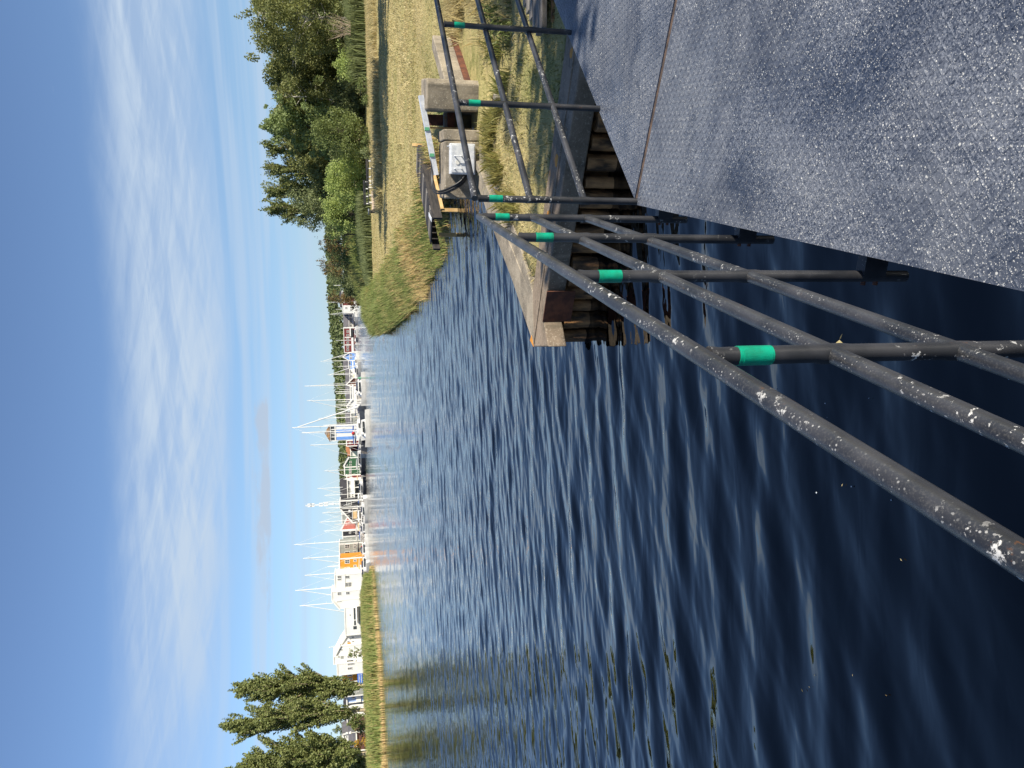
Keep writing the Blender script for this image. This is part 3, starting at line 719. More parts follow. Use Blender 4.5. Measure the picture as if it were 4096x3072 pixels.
# ------------------------------------------------------------------ small sluice: two concrete pillars, gate, steel beam
pl1 = thing('concrete_block', 'low concrete block with rusty lichen carrying the silver cabinet', 'concrete block', (4.1, 15.3, 0))
YB = 14.2
bx = [atd(1762, 797, YB), atd(1765, 650, YB), atd(1762, 600, YB)]
ztop = 1.24
A_ = np.array([atd(1880, 797, YB)[0], YB]); B_ = np.array([A_[0] + 1.0, YB - .26])
tdir = (B_ - A_) / np.linalg.norm(B_ - A_); tn_ = np.array([-tdir[1], tdir[0]])
C_ = B_ + tn_ * .85; D_ = A_ + tn_ * .85
MB().prism([tuple(A_), tuple(B_), tuple(C_), tuple(D_)], -.8, ztop).build('block_body', M['concrete'], pl1, bevel=.03)
Bs = B_ + tdir * .003
MB().prism([tuple(B_ + tdir * .004), tuple(B_ + tdir * .20), tuple(B_ + tdir * .20 + tn_ * .85), tuple(B_ + tdir * .004 + tn_ * .85)], -.5, ztop + .02).build('side_wall', M['concrete'], pl1, bevel=.02)

cabn = thing('electrical_cabinet', 'silver galvanised cabinet with two handles fixed to the concrete block', 'cabinet', (*(B_ - tdir * .2), .62))
f0 = A_ + tdir * .44 - tn_ * .012; f1 = A_ + tdir * .98 - tn_ * .012
g0 = f0 - tn_ * .19; g1 = f1 - tn_ * .19
MB().prism([tuple(f0), tuple(g0), tuple(g1), tuple(f1)], .70, 1.16).build('box', M['galv'], cabn, bevel=.012)
h0 = g0 + tdir * .03 - tn_ * .004; h1 = g1 - tdir * .03 - tn_ * .004
MB().prism([tuple(h0), tuple(h0 - tn_ * .012), tuple(h1 - tn_ * .012), tuple(h1)], .725, 1.135).build('door', M['galv'], cabn, bevel=.004)
for a in (.10, .32):
    c = g0 + tdir * a - tn_ * .02
    p_ = [(*c, 1.085), (*(c - tn_ * .06), 1.075), (*(c - tn_ * .06), .965), (*c, .955)]
    MB().tube(p_, .012, 8).build('handle', M['galv'], cabn, True)
c = g0 + tdir * .21 - tn_ * .022
MB().tube([(*c, 1.03), (*(c - tn_ * .006), 1.03)], .04, 14).build('lock_plate', M['whitepaint'], cabn)
c = g1 - tdir * .05 + tn_ * .05
MB().tube([(*c, 1.163), (*(c + tn_ * .0), 1.20), (*(c + tn_ * .07), 1.20), (*(c + tn_ * .07), 1.163)], .007, 8).build('lifting_eye', M['galv'], cabn)

pil2 = thing('concrete_pillar', 'tall pale concrete pillar right of the sluice opening with a chamfered edge', 'pillar', (5.25, 13.9, 0))
Yp = 13.85
MB().prism([(5.02, 13.95), (5.46, 13.79), (5.56, 13.86), (5.9, 14.75), (5.34, 14.95)], -.3, 1.55).build('pillar_body', M['concrete'], pil2, bevel=.03)
MB().prism([(5.30, 14.97), (5.1, 15.02), (5.16, 15.2), (5.36, 15.15)], -.3, 1.5).build('gate_groove', M['rust'], pil2)
wg = thing('concrete_wall', 'low grey concrete wing wall running right from the sluice pillar', 'wall', (6.3, 15.2, 0))
w0 = np.array([5.85, 14.7]); w1 = np.array([7.6, 16.6])
wd_ = (w1 - w0) / np.linalg.norm(w1 - w0); wn_ = np.array([-wd_[1], wd_[0]])
MB().prism([tuple(w0), tuple(w1), tuple(w1 + wn_ * .28), tuple(w0 + wn_ * .28)], 0, 1.10).build('wall_body', M['concrete'], wg, bevel=.02)
MB().prism([tuple(w0 - wn_ * .003), tuple(w1 - wn_ * .003), tuple(w1 - wn_ * .04), tuple(w0 - wn_ * .04)], .5, .72).build('steel_rail', M['rust'], wg)

sg = thing('sluice_gate', 'dark sluice opening with rusty gate between the concrete pillars', 'sluice gate', (4.7, 14.7, 0))
MB().prism([(4.5, 14.93), (5.3, 14.80), (5.33, 15.0), (4.5, 15.15)], .1, 1.12).build('back_wall', M['concrete'], sg)
MB().beam((4.6, 14.86, 1.0), (5.26, 14.74, 1.0), .08, .14).build('gate_head', M['rust'], sg)
MB().beam((4.72, 14.86, .55), (5.24, 14.77, .55), .05, .8).build('gate_leaf', M['mud'], sg)
MB().tube([(4.9, 14.55, .55), (4.9, 14.55, 1.48)], .018, 8).build('spindle', M['newwood'], sg, True)
MB().tube([(4.9, 14.55, .52), (4.9, 14.55, .62)], .032, 8).build('gland', M['galv'], sg, True)
MB().prism([(4.35, 14.0), (4.75, 13.85), (4.85, 13.1), (4.5, 13.0)], .0, .42).build('apron_stone', M['concrete'], sg, bevel=.03)
MB().beam((4.45, 13.5, .45), (4.95, 13.0, .42), .16, .14).build('apron_beam', M['rust'], sg, bevel=.01)
MB().beam((4.46, 13.05, .48), (4.88, 12.75, .46), .2, .12).build('stop_log', M['oldwood'], sg, bevel=.01)

bm_ = thing('steel_beam', 'shiny galvanised channel beam spanning from the pillar to the block', 'beam', (4.6, 14.6, 1.5))
q0 = Vector((5.42, 14.35, 1.64)); q1 = Vector((4.05, 14.72, 1.36))
MB().beam(q0, q1, .2, .012).build('web', M['galv'], bm_)
sd = (q1 - q0).normalized().cross(Vector((0, 0, 1))).normalized()
for s_ in (-1, 1):
    MB().beam(q0 + sd * .104 * s_ + Vector((0, 0, -.035)), q1 + sd * .104 * s_ + Vector((0, 0, -.035)), .008, .085).build('flange', M['galv'], bm_)
for t_ in (.42, .75):
    c = q0 + (q1 - q0) * t_ + sd * -.09
    MB().box(c.x - .03, c.x + .03, c.y - .03, c.y + .03, c.z - .06, c.z + .02).build('bracket', M['green'], bm_)
for i_, (k1, k2) in enumerate(((.0, .0), (.05, .03), (.10, -.02), (-.04, .05))):
    e0 = Vector((*(g0 - tdir * .004 + tn_ * (.05 + k1 * .6)), .84 + k2))
    def bl(a, b, z): return Vector((*(A_ + tdir * a + tn_ * b), z))
    pts = []
    ctrl = [q0 + (q1 - q0) * .62 + Vector((-.12, .02, -.05)), q1 + Vector((-.16, .10, -.01 + k2)), bl(.10 - k1, .50, 1.44 + k1), bl(-.02 - k2, .12, 1.42), bl(.16 - k1, -.16 - k1, 1.26 + k2), bl(.24, -.2, .98 - k1), e0 + Vector((*(-tdir * .14), .05)), e0]
    for a in np.linspace(0, 1, 22):
        q = [Vector(c) for c in ctrl]
        while len(q) > 1: q = [q[j] * (1 - a) + q[j + 1] * a for j in range(len(q) - 1)]
        pts.append(q[0])
    tag(MB().tube(pts, .016, 8).build('cable', M['cable'], smooth=True), 'thick black cable looping from the steel beam into the silver cabinet', 'cable', 'black cables at the cabinet')

# ------------------------------------------------------------------ low timber landing stage at the end of the quay
dk = thing('landing_stage', 'low tarred landing stage on a frame of fresh yellow timber', 'landing stage', (6.3, 24.0, 0))
a0 = at(1668, 574, .735)[:2]; a1 = at(1731, 874, .735)[:2]
ud = (a1 - a0) / np.linalg.norm(a1 - a0); un = np.array([ud[1], -ud[0]])
if un[1] < 0: un = -un
Lk = np.linalg.norm(a1 - a0)
MB().beam((*a0, .60), (*a1, .60), .06, .26).build('fascia', M['darkwood'], dk, bevel=.006)
MB().beam((*(a0 + un * .95), .58), (*(a1 + un * .95), .58), .06, .2).build('fascia', M['darkwood'], dk, bevel=.006)
for k in range(int(Lk / .36)):
    c = a0 + ud * (.18 + .36 * k) + un * .48
    MB().beam((*(c - un * .44), .725), (*(c + un * .44), .725), .31, .035).build('deck_board', M['darkwood'] if k % 3 else M['oldwood'], dk, bevel=.004)
MB().beam((*(a0 - un * .02 + ud * .1), .42), (*(a0 - un * .02 + ud * (Lk - .5)), .42), .07, .09).build('light_beam', M['newwood'], dk, bevel=.004)
for t_, o_, zt in ((.15, .0, .9), (Lk - .55, .02, .42), (Lk - .3, .65, .5), (Lk * .45, .9, .5)):
    c = a0 + ud * t_ + un * o_
    MB().box(c[0] - .05, c[0] + .05, c[1] - .05, c[1] + .05, -1.0, zt).build('timber_post', M['newwood'], dk, bevel=.005)
c = a1 - ud * .55 + un * .1
MB().beam((*(a1 - ud * .85 + un * .3), .752), (*(a1 - ud * .1 + un * .1), .752), .11, .012).build('metal_strip', M['galv'], dk)

# ------------------------------------------------------------------ trees: trunk with limbs, crown of separate leaves
def clump_leaves(clumps, leaf, dens, hang=0.0, shell=0.42):
    """clumps: (centre, axis vector (half length), radius); leaves fill each spindle, thicker towards its skin"""
    Cs, Ss = [], []
    for c, a, r in clumps:
        c = np.array(c, float); a = np.array(a, float); L = np.linalg.norm(a); ax = a / L
        k = max(6, int(dens * (L * r * r) ** 0.62))
        d = RNG.normal(size=(k, 3)); d /= np.linalg.norm(d, axis=1)[:, None]
        d *= (RNG.uniform(0, 1, (k, 1)) ** shell)
        along = d @ ax
        P = c + (d - along[:, None] * ax) * r + along[:, None] * a
        P[:, 2] -= hang * RNG.uniform(0, 1, k) ** 2
        Cs.append(P); Ss.append(leaf * RNG.uniform(.6, 1.35, k))
    return np.concatenate(Cs), np.concatenate(Ss)

def build_tree(name, label, cat, base, H, W, kind, leafm, barkm, group=None, leaf=.13, n=26, crown0=.22, dens=120, trunk_r=None, seed=0):
    rs = np.random.default_rng(seed + 101)
    base = np.array(base, float)
    t = thing(name, label, cat, tuple(base), 0, group)
    tr = trunk_r or max(.05, H * .014)
    trunk = MB(); lean = rs.normal(0, .02, 2)
    top = base + np.array([lean[0] * H, lean[1] * H, H * (.93 if kind in ('poplar', 'birch') else .7)])
    tp = [base + (top - base) * f + np.array([rs.normal(0, .012) * H * (f > 0), rs.normal(0, .012) * H * (f > 0), 0]) for f in np.linspace(0, 1, 7)]
    tp[0] = base - np.array([0, 0, .3])
    trunk.tube([tuple(p) for p in tp], [tr * (1 - .85 * f) + .012 for f in np.linspace(0, 1, 7)], 8)
    clumps = []
    def on_trunk(f):
        i = min(5, int(f * 6)); u = f * 6 - i; return tp[i] * (1 - u) + tp[i + 1] * u
    if kind == 'poplar':
        for i in range(n):
            f = crown0 + (1 - crown0) * (i + rs.uniform(0, 1)) / n
            an = rs.uniform(0, 6.283); s = on_trunk(f * .93)
            prof = W * (np.sin(np.pi * min(1, (f - crown0 * .6) / (1.06 - crown0 * .6))) ** .75 + .10)
            out = prof * rs.uniform(.25, 1.0); up = H * rs.uniform(.09, .17) * (1.15 - .4 * f)
            e = s + np.array([math.cos(an) * out, math.sin(an) * out, up])
            m_ = s * .5 + e * .5 + np.array([math.cos(an) * out * .18, math.sin(an) * out * .18, -up * .06])
            trunk.tube([tuple(s), tuple(m_), tuple(e)], [tr * .38 * (1 - .5 * f), tr * .22, .012], 5)
            a = (e - s) * .46 + np.array([0, 0, up * .25])
            clumps.append((e - (e - s) * .28, a, W * rs.uniform(.10, .17)))
            for j in range(2): clumps.append((s + (e - s) * rs.uniform(.3, 1.05) + rs.normal(0, W * .15, 3), a * rs.uniform(.45, .75), W * rs.uniform(.07, .13)))
        clumps.append((top, np.array([0, 0, H * .06]), W * .10))
    elif kind == 'birch':
        for i in range(n):
            f = crown0 + (1 - crown0) * (i + rs.uniform(0, 1)) / n
            an = rs.uniform(0, 6.283); s = on_trunk(f * .9)
            prof = W * (np.sin(np.pi * min(1, (f - crown0 * .5) / (1.1 - crown0 * .5))) ** .6 + .05)
            out = prof * rs.uniform(.45, 1.05); up = H * rs.uniform(.05, .12)
            e = s + np.array([math.cos(an) * out, math.sin(an) * out, up])
            trunk.tube([tuple(s), tuple(s * .4 + e * .6 + np.array([0, 0, up * .3])), tuple(e)], [tr * .33, tr * .16, .01], 5)
            for j in range(4):
                q = s + (e - s) * rs.uniform(.45, 1.1) + rs.normal(0, W * .14, 3)
                clumps.append((q - np.array([0, 0, H * .03]), np.array([rs.normal(0, .15), rs.normal(0, .15), -1]) * H * rs.uniform(.035, .07), W * rs.uniform(.10, .2)))
    else:
        for i in range(n):
            f = crown0 + (1 - crown0) * rs.uniform(0, 1) ** .8
            an = rs.uniform(0, 6.283)
            prof = W * (1 - ((f - .5) / .56) ** 2 * .9) if kind == 'round' else W * (1.05 - .6 * f)
            out = max(.1, prof) * rs.uniform(.35, 1.0)
            s = on_trunk(min(.95, f * .62))
            e = base + np.array([math.cos(an) * out, math.sin(an) * out, f * H * rs.uniform(.88, 1.0)])
            trunk.tube([tuple(s), tuple(s * .5 + e * .5 + np.array([0, 0, .04 * H])), tuple(e)], [tr * .4, tr * .2, .01], 5)
            r = W * rs.uniform(.20, .36); d = rs.normal(size=3); d /= np.linalg.norm(d); d[2] = abs(d[2]) * .6 + .25
            clumps.append((e, d * r * 1.25, r))
            for j in range(2):
                clumps.append((e + rs.normal(0, r * .9, 3), rs.normal(0, 1, 3) * r * .5 + np.array([0, 0, r * .35]), r * .5))
    P, Sz = clump_leaves(clumps, leaf, dens, hang=.0 if kind != 'birch' else H * .04)
    P[:, 2] = np.maximum(P[:, 2], base[2] + .03)
    V, F = leaf_quads(P, Sz)
    trunk.build('trunk', barkm, t, True)
    mesh_np('crown', V, F, leafm, t)
    return t

def ground(x, y): return float(zright(np.array([x]), np.array([y]))[0])
def tree_px(name, label, cat, ypx, ytop_x, Y, half_px, kind, leafm, barkm, **k):
    b = atd(1480, ypx, Y); z0 = k.pop('z0', None)
    if z0 is None: z0 = ground(b[0], Y) if b[0] > 0 else float(zleft(np.array([b[0]]), np.array([Y]))[0])
    z0 = max(z0, .2)
    H = atd(ytop_x, ypx, Y)[2] - z0; W = half_px * Y / FOC
    return build_tree(name, label, cat, (b[0], Y, z0), H, W, kind, leafm, barkm, **k)

GT = 'trees along the right bank'
tree_px('birch_tree', 'tall weeping birch at the right edge with drooping twig ends against the sky', 'tree', 75, 985, 84, 200, 'birch', M['birch'], M['birchbark'], group=GT, n=34, dens=260, leaf=.12, seed=1, crown0=.25)
tree_px('birch_tree', 'dark birch beside the weeping one, its crown lower and thinner', 'tree', 215, 1035, 92, 130, 'birch', M['birch'], M['birchbark'], group=GT, n=28, dens=250, leaf=.12, seed=2)
tree_px('alder_tree', 'dark leafy tree between the birches and the pale aspen', 'tree', 330, 1072, 96, 120, 'round', M['birch'], M['bark'], group=GT, n=30, dens=240, leaf=.14, seed=3, crown0=.3)
tree_px('birch_tree', 'birch with brownish top and white stem standing right of the aspen', 'tree', 405, 1052, 90, 95, 'birch', M['birch'], M['birchbark'], group=GT, n=28, dens=260, leaf=.12, seed=4)
tree_px('aspen_tree', 'pale green aspen with large bright leaves behind the round bush', 'tree', 510, 1066, 92, 100, 'round', M['aspen'], M['bark'], group=GT, n=36, dens=270, leaf=.15, seed=5, crown0=.3)
tree_px('poplar_tree', 'narrow poplar rising just left of the pale aspen', 'tree', 608, 1046, 108, 58, 'poplar', M['poplar'], M['popbark'], group=GT, n=80, dens=330, leaf=.12, seed=6, crown0=.15)
tree_px('poplar_tree', 'slim poplar directly left of the gap of sky between the trees', 'tree', 702, 1042, 108, 55, 'poplar', M['poplar'], M['popbark'], group=GT, n=80, dens=330, leaf=.12, seed=7, crown0=.15)
tree_px('poplar_tree', 'tall poplar in the middle of the left poplar group', 'tree', 772, 1050, 112, 62, 'poplar', M['poplar'], M['popbark'], group=GT, n=80, dens=330, leaf=.12, seed=8, crown0=.15)
tree_px('poplar_tree', 'outermost poplar at the left end of the right hand trees', 'tree', 845, 1050, 110, 60, 'poplar', M['poplar'], M['popbark'], group=GT, n=84, dens=330, leaf=.12, seed=9, crown0=.15)
tree_px('willow_tree', 'rounded grey green willow in front of the left poplar group', 'tree', 812, 1185, 100, 110, 'round', M['willow'], M['bark'], group=GT, n=34, dens=210, leaf=.12, seed=10, crown0=.15)
tree_px('willow_tree', 'dull olive tree filling the space below the two slim poplars', 'tree', 668, 1215, 98, 90, 'round', M['birch'], M['bark'], group=GT, n=30, dens=260, leaf=.12, seed=11, crown0=.1)
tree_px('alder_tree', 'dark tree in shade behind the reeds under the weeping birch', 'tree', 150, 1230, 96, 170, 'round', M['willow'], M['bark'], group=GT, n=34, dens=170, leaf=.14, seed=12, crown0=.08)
tree_px('alder_tree', 'dark tree with bare pale stem standing behind the small round bushes', 'tree', 455, 1200, 98, 130, 'round', M['birch'], M['bark'], group=GT, n=34, dens=160, leaf=.14, seed=13, crown0=.3)
GB = 'bushes along the far edge of the lawn'
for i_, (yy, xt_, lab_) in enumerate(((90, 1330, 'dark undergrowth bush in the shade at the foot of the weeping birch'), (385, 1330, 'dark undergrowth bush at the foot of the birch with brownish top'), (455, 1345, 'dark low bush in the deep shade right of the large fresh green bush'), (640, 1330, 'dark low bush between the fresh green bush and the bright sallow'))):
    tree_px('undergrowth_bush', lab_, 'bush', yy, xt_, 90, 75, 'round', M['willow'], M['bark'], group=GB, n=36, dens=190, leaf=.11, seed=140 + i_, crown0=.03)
for i_, (yy, xt_, lab_) in enumerate(((20, 1040, 'dark tree filling the right edge of the picture behind the weeping birch'), (275, 1110, 'dark tree behind the gap between the two right hand birches'), (455, 1115, 'dark tree behind the pale aspen and the brownish birch'), (590, 1150, 'dark tree behind the fresh green bush'))):
    tree_px('alder_tree', lab_, 'tree', yy, xt_, 106, 125, 'round', M['birch'], M['bark'], group=GT, n=46, dens=230, leaf=.16, seed=240 + i_, crown0=.06)
tree_px('hazel_bush', 'large fresh green bush at the lawn edge below the pale aspen', 'bush', 530, 1262, 80, 92, 'round', M['hazel'], M['bark'], group=GB, n=46, dens=230, leaf=.09, seed=20, crown0=.05)
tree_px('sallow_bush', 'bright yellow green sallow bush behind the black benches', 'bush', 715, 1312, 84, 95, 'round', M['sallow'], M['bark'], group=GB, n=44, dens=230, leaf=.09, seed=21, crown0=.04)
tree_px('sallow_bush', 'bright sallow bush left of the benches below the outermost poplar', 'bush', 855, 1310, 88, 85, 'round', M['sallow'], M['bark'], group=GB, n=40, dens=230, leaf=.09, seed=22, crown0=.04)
tree_px('sallow_bush', 'low yellow green bush under the birches with pinkish seed heads beside it', 'bush', 265, 1345, 80, 62, 'round', M['sallow'], M['bark'], group=GB, n=34, dens=200, leaf=.08, seed=23, crown0=.04)
tree_px('sallow_bush', 'green bush sloping down left from the outermost poplar', 'bush', 935, 1312, 100, 55, 'round', M['sallow'], M['bark'], group=GB, n=30, dens=200, leaf=.1, seed=24, crown0=.04)
tree_px('small_tree', 'thin small tree with brown and grey leaves left of the poplars', 'tree', 972, 1278, 112, 45, 'round', M['autumn'], M['bark'], group=GB, n=30, dens=80, leaf=.1, seed=25, crown0=.2)
tree_px('small_tree', 'brown topped small tree, the highest of the hedge at its left end', 'tree', 1058, 1252, 125, 55, 'birch', M['autumn'], M['bark'], group=GB, n=30, dens=110, leaf=.11, seed=26, crown0=.2)
tree_px('small_tree', 'green bushy tree in the hedge between the two brown topped ones', 'bush', 1012, 1310, 118, 62, 'round', M['hazel'], M['bark'], group=GB, n=36, dens=170, leaf=.1, seed=27, crown0=.05)
tree_px('small_tree', 'dark leafy tree at the left end of the hedge below the skyline', 'bush', 1095, 1322, 135, 55, 'round', M['willow'], M['bark'], group=GB, n=32, dens=170, leaf=.11, seed=28, crown0=.05)
tree_px('small_tree', 'green shrub low at the water where the hedge ends', 'bush', 1140, 1372, 150, 50, 'round', M['willow'], M['bark'], group=GB, n=30, dens=250, leaf=.12, seed=29, crown0=.04)
tree_px('birch_tree', 'slender reddish birch half hiding the red house with white trim', 'tree', 1188, 1292, 170, 32, 'birch', M['autumn'], M['bark'], group=GB, n=26, dens=70, leaf=.14, seed=30, crown0=.25)
tree_px('small_tree', 'low russet bush at the waterline below the slender birch', 'bush', 1192, 1368, 168, 36, 'round', M['autumn'], M['bark'], group=GB, n=28, dens=120, leaf=.14, seed=31, crown0=.04)
GR = 'small round bushes on the lawn'
for i, (yy, xt, xb, hw, lab) in enumerate(((345, 1425, 1488, 33, 'largest small round bush, the rightmost in the row on the lawn'), (405, 1448, 1492, 22, 'small round dark bush second from the right in the row'),
                                 (558, 1452, 1496, 22, 'small round bush in front of the large fresh green bush'), (614, 1446, 1496, 28, 'small round dark bush right beside the end of the black bench'))):
    b = at(xb, yy, .68)
    H = atd(xt, yy, b[1])[2] - .66
    build_tree('round_bush', lab, 'bush', (b[0], b[1], .64), H, hw * b[1] / FOC, 'round', M['hazel'] if i < 3 else M['willow'], M['bark'], GR, leaf=.06, n=30, crown0=.1, dens=330, seed=40 + i)
# bare twigs and the pinkish seed heads
t = MB(); b = atd(1435, 120, 78); rs = np.random.default_rng(5)
for i in range(26):
    a = rs.uniform(-1, 1); l = rs.uniform(1.2, 2.5); p = b + np.array([rs.normal(0, .5), rs.normal(0, .3), .8])
    q = p + np.array([a * l * .6, rs.normal(0, .3), l]); m_ = (p + q) / 2 + np.array([a * .1, 0, .12])
    t.tube([tuple(p), tuple(m_), tuple(q)], [.018, .012, .005], 4)
    for j in range(3):
        s = p + (q - p) * rs.uniform(.3, .9); e = s + np.array([rs.normal(0, .35), rs.normal(0, .2), rs.uniform(.15, .6)])
        t.tube([tuple(s), tuple(e)], [.012, .004], 3)
tag(t.build('dead_bush', M['twig']), 'bare pale twigs of a dead bush in front of the birches', 'bush')

# ------------------------------------------------------------------ poplars and shrubs on the left bank
GL = 'tall poplars on the left bank'
tree_px('poplar_tree', 'tall poplar on the left bank, rightmost of the three, beside the blue banner', 'tree', 2738, 922, 130, 72, 'poplar', M['poplar'], M['popbark'], group=GL, n=120, dens=330, leaf=.17, seed=60, crown0=.06)
tree_px('poplar_tree', 'tallest poplar of the left bank, with visible forked stems in its middle', 'tree', 2838, 882, 126, 74, 'poplar', M['poplar'], M['popbark'], group=GL, n=110, dens=310, leaf=.17, seed=61, crown0=.10)
tree_px('poplar_tree', 'dense poplar at the left edge of the picture with a pale bare lower trunk', 'tree', 3014, 934, 122, 100, 'poplar', M['poplar'], M['popbark'], group=GL, n=170, dens=330, leaf=.17, seed=62, crown0=.12)
tree_px('poplar_tree', 'poplar just outside the left edge', 'tree', 3140, 960, 126, 80, 'poplar', M['poplar'], M['popbark'], group=GL, n=70, dens=170, leaf=.2, seed=63, crown0=.05)
tree_px('dark_shrub', 'dark shaded shrub behind the trunk of the poplar at the left edge', 'bush', 3052, 1365, 140, 55, 'round', M['willow'], M['bark'], n=30, dens=150, leaf=.2, seed=64, crown0=.04)
tree_px('small_tree', 'green shrub with open top left of the pale poplar trunk base', 'bush', 2880, 1390, 150, 32, 'round', M['hazel'], M['bark'], n=28, dens=110, leaf=.16, seed=65, crown0=.05)
tree_px('small_tree', 'grey green wispy tree above the pale blue house on the left', 'tree', 2905, 1330, 235, 28, 'round', M['willow'], M['bark'], n=26, dens=60, leaf=.25, seed=66, crown0=.3)
tree_px('small_tree', 'low dark shrub on the bank below the pale blue house', 'bush', 2915, 1428, 142, 26, 'round', M['hazel'], M['bark'], n=24, dens=100, leaf=.14, seed=67, crown0=.03)
tree_px('yellow_shrub', 'bright orange yellow shrub in front of the dark grey roof on the left', 'bush', 2968, 1418, 148, 22, 'round', M['yellow'], M['bark'], n=22, dens=110, leaf=.14, seed=68, crown0=.03)
tree_px('small_tree', 'small green shrub between the white house and the reeds', 'bush', 2605, 1395, 170, 18, 'round', M['hazel'], M['bark'], n=20, dens=70, leaf=.16, seed=69, crown0=.1)

# ------------------------------------------------------------------ reeds, long grass and mown grass
def blades(P, h, w, lean=.25, dirlean=(0, 0)):
    n = len(P); a = RNG.uniform(0, 6.283, n)
    s = np.stack([np.cos(a), np.sin(a), np.zeros(n)], 1) * (w / 2).reshape(-1, 1)
    l = RNG.normal(0, lean, (n, 2)) + np.array(dirlean)
    tip = P + np.stack([l[:, 0] * h, l[:, 1] * h, h], 1)
    mid = P + np.stack([l[:, 0] * h * .3, l[:, 1] * h * .3, h * .55], 1)
    V = np.stack([P - s, P + s, mid + s * .8, tip, mid - s * .8], 1).reshape(-1, 3)
    F = np.arange(5 * n).reshape(-1, 5)
    return V, F
def scatter(x0, x1, y0, y1, n): return RNG.uniform(x0, x1, n), RNG.uniform(y0, y1, n)
def stuff(name, label, cat, P, h, w, m, lean=.25, dirlean=(0, 0)):
    V, F = blades(P, h, w, lean, dirlean); return tag(mesh_np(name, V, F, m), label, cat, kind='stuff')
def nz(X, Y, k, s=0):
    return (np.sin(X * k + s) * np.sin(Y * k * .8 + 2 * s) + np.sin((X + Y) * k * 1.7 + 3 * s) * .6 + np.sin((X - .6 * Y) * k * 3.1 + s) * .4) / 2

# mown grass near the camera and up to the dike
X, Y = scatter(1.0, 19, 8.2, 30, 150000)
d = sdist(RIGHT, X, Y); dens = np.clip(1.35 - Y / 30, .25, 1)
veil = np.hypot((X - 5.3) / 1.0, (Y - 12.3) / 1.2) > 1
blk = ~((X > 3.6) & (X < 7.2) & (Y > 13.6) & (Y < 16.0))
arm = np.array([inside(armA, X, Y), inside(armB, X, Y)]).any(0)
ok = (d > .12) & (RNG.uniform(0, 1, len(X)) < dens) & veil & blk & ~arm
X, Y = X[ok], Y[ok]; P = np.stack([X, Y, zright(X, Y) - .01], 1)
hh = RNG.uniform(.02, .07, len(X)) * (1 + .8 * np.clip(nz(X, Y, 1.3), 0, 1))
gr = nz(X, Y, 1.1, 2) + RNG.normal(0, .5, len(X)) > .55
stuff('dry_grass', 'short dry mown grass covering the near bank', 'grass', P[~gr], hh[~gr], np.full((~gr).sum(), .012), M['straw'], .7)
stuff('green_grass', 'greener patches of short grass in the near bank', 'grass', P[gr], hh[gr], np.full(gr.sum(), .012), M['grass'], .6)
X, Y = scatter(4.5, 46, 26, 84, 120000)
d = sdist(RIGHT, X, Y); ok = (d > .6) & (X < Y * .56 + 3); X, Y = X[ok], Y[ok]
P = np.stack([X, Y, zright(X, Y) - .01], 1)
stuff('dry_grass', 'dry mown lawn stretching towards the trees on the right bank', 'grass', P, RNG.uniform(.04, .12, len(X)) * (1 + .5 * np.clip(nz(X, Y, .6), -1, 1)), RNG.uniform(.02, .04, len(X)), M['straw'], .7)

# tall dry grass: the fringe around the sluice, the strip in front of the trees
def tufts(n, cx, cy, r, hmin, hmax, wid, k, m, name, label, cat='grass', lean=.35):
    V, H_ = [], []
    cs = np.stack([np.asarray(cx), np.asarray(cy)], 1)
    idx = np.repeat(np.arange(len(cs)), k)
    P = cs[idx] + RNG.normal(0, r, (len(idx), 2))
    z = zright(P[:, 0], P[:, 1])
    ok = z > -.25
    P = P[ok]; z = z[ok]
    return stuff(name, label, cat, np.column_stack([P, z - .03]), RNG.uniform(hmin, hmax, len(P)), np.full(len(P), wid) * RNG.uniform(.7, 1.3, len(P)), m, lean)
cx, cy = scatter(5.5, 9.5, 10.6, 17, 400); ok = (sdist(RIGHT, cx, cy) > .5) & ~((cx < 7.3) & (cy > 13.5)) & (np.hypot((cx - 5.3), (cy - 12.3)) > 1.15); 
tufts(0, cx[ok], cy[ok], .13, .15, .42, .011, 42, M['straw'], 'long_dry_grass', 'long tangled dry grass beside the sluice')
cx, cy = scatter(4.1, 5.9, 11.2, 13.2, 60)
ok = (np.abs(np.hypot((cx - 5.3) / 1.0, (cy - 12.2) / 1.2) - 1.0) < .22)
tufts(0, cx[ok], cy[ok], .07, .12, .34, .012, 70, M['grass'], 'long_green_grass', 'long green grass hanging over the runnel before the sluice')
cx, cy = scatter(2.4, 4.4, 10.4, 12.8, 110); ok = ~inside(armA, cx, cy) & (np.abs((np.array([cx, cy]).T - np.array(fo[1])) @ nrA - .95) < .2)
tufts(0, cx[ok], cy[ok], .06, .12, .34, .011, 60, M['grass'], 'long_green_grass', 'tufts of long grass along the inner edge of the quay arm')
cx, cy = scatter(5.6, 7.2, 11.0, 13.2, 26)
tufts(0, cx, cy, .09, .08, .22, .035, 30, M['hazel'], 'low_weeds', 'patch of fresh green weeds near the sluice', 'weeds', .8)
cx, cy = scatter(4.9, 6.8, 16.4, 19.5, 24); ok = np.abs(sdist(RIGHT, cx, cy)) < .7
tufts(0, cx[ok], cy[ok], .15, .15, .4, .05, 50, M['hazel'], 'low_weeds', 'green weeds at the little inlet behind the concrete block', 'weeds', .6)

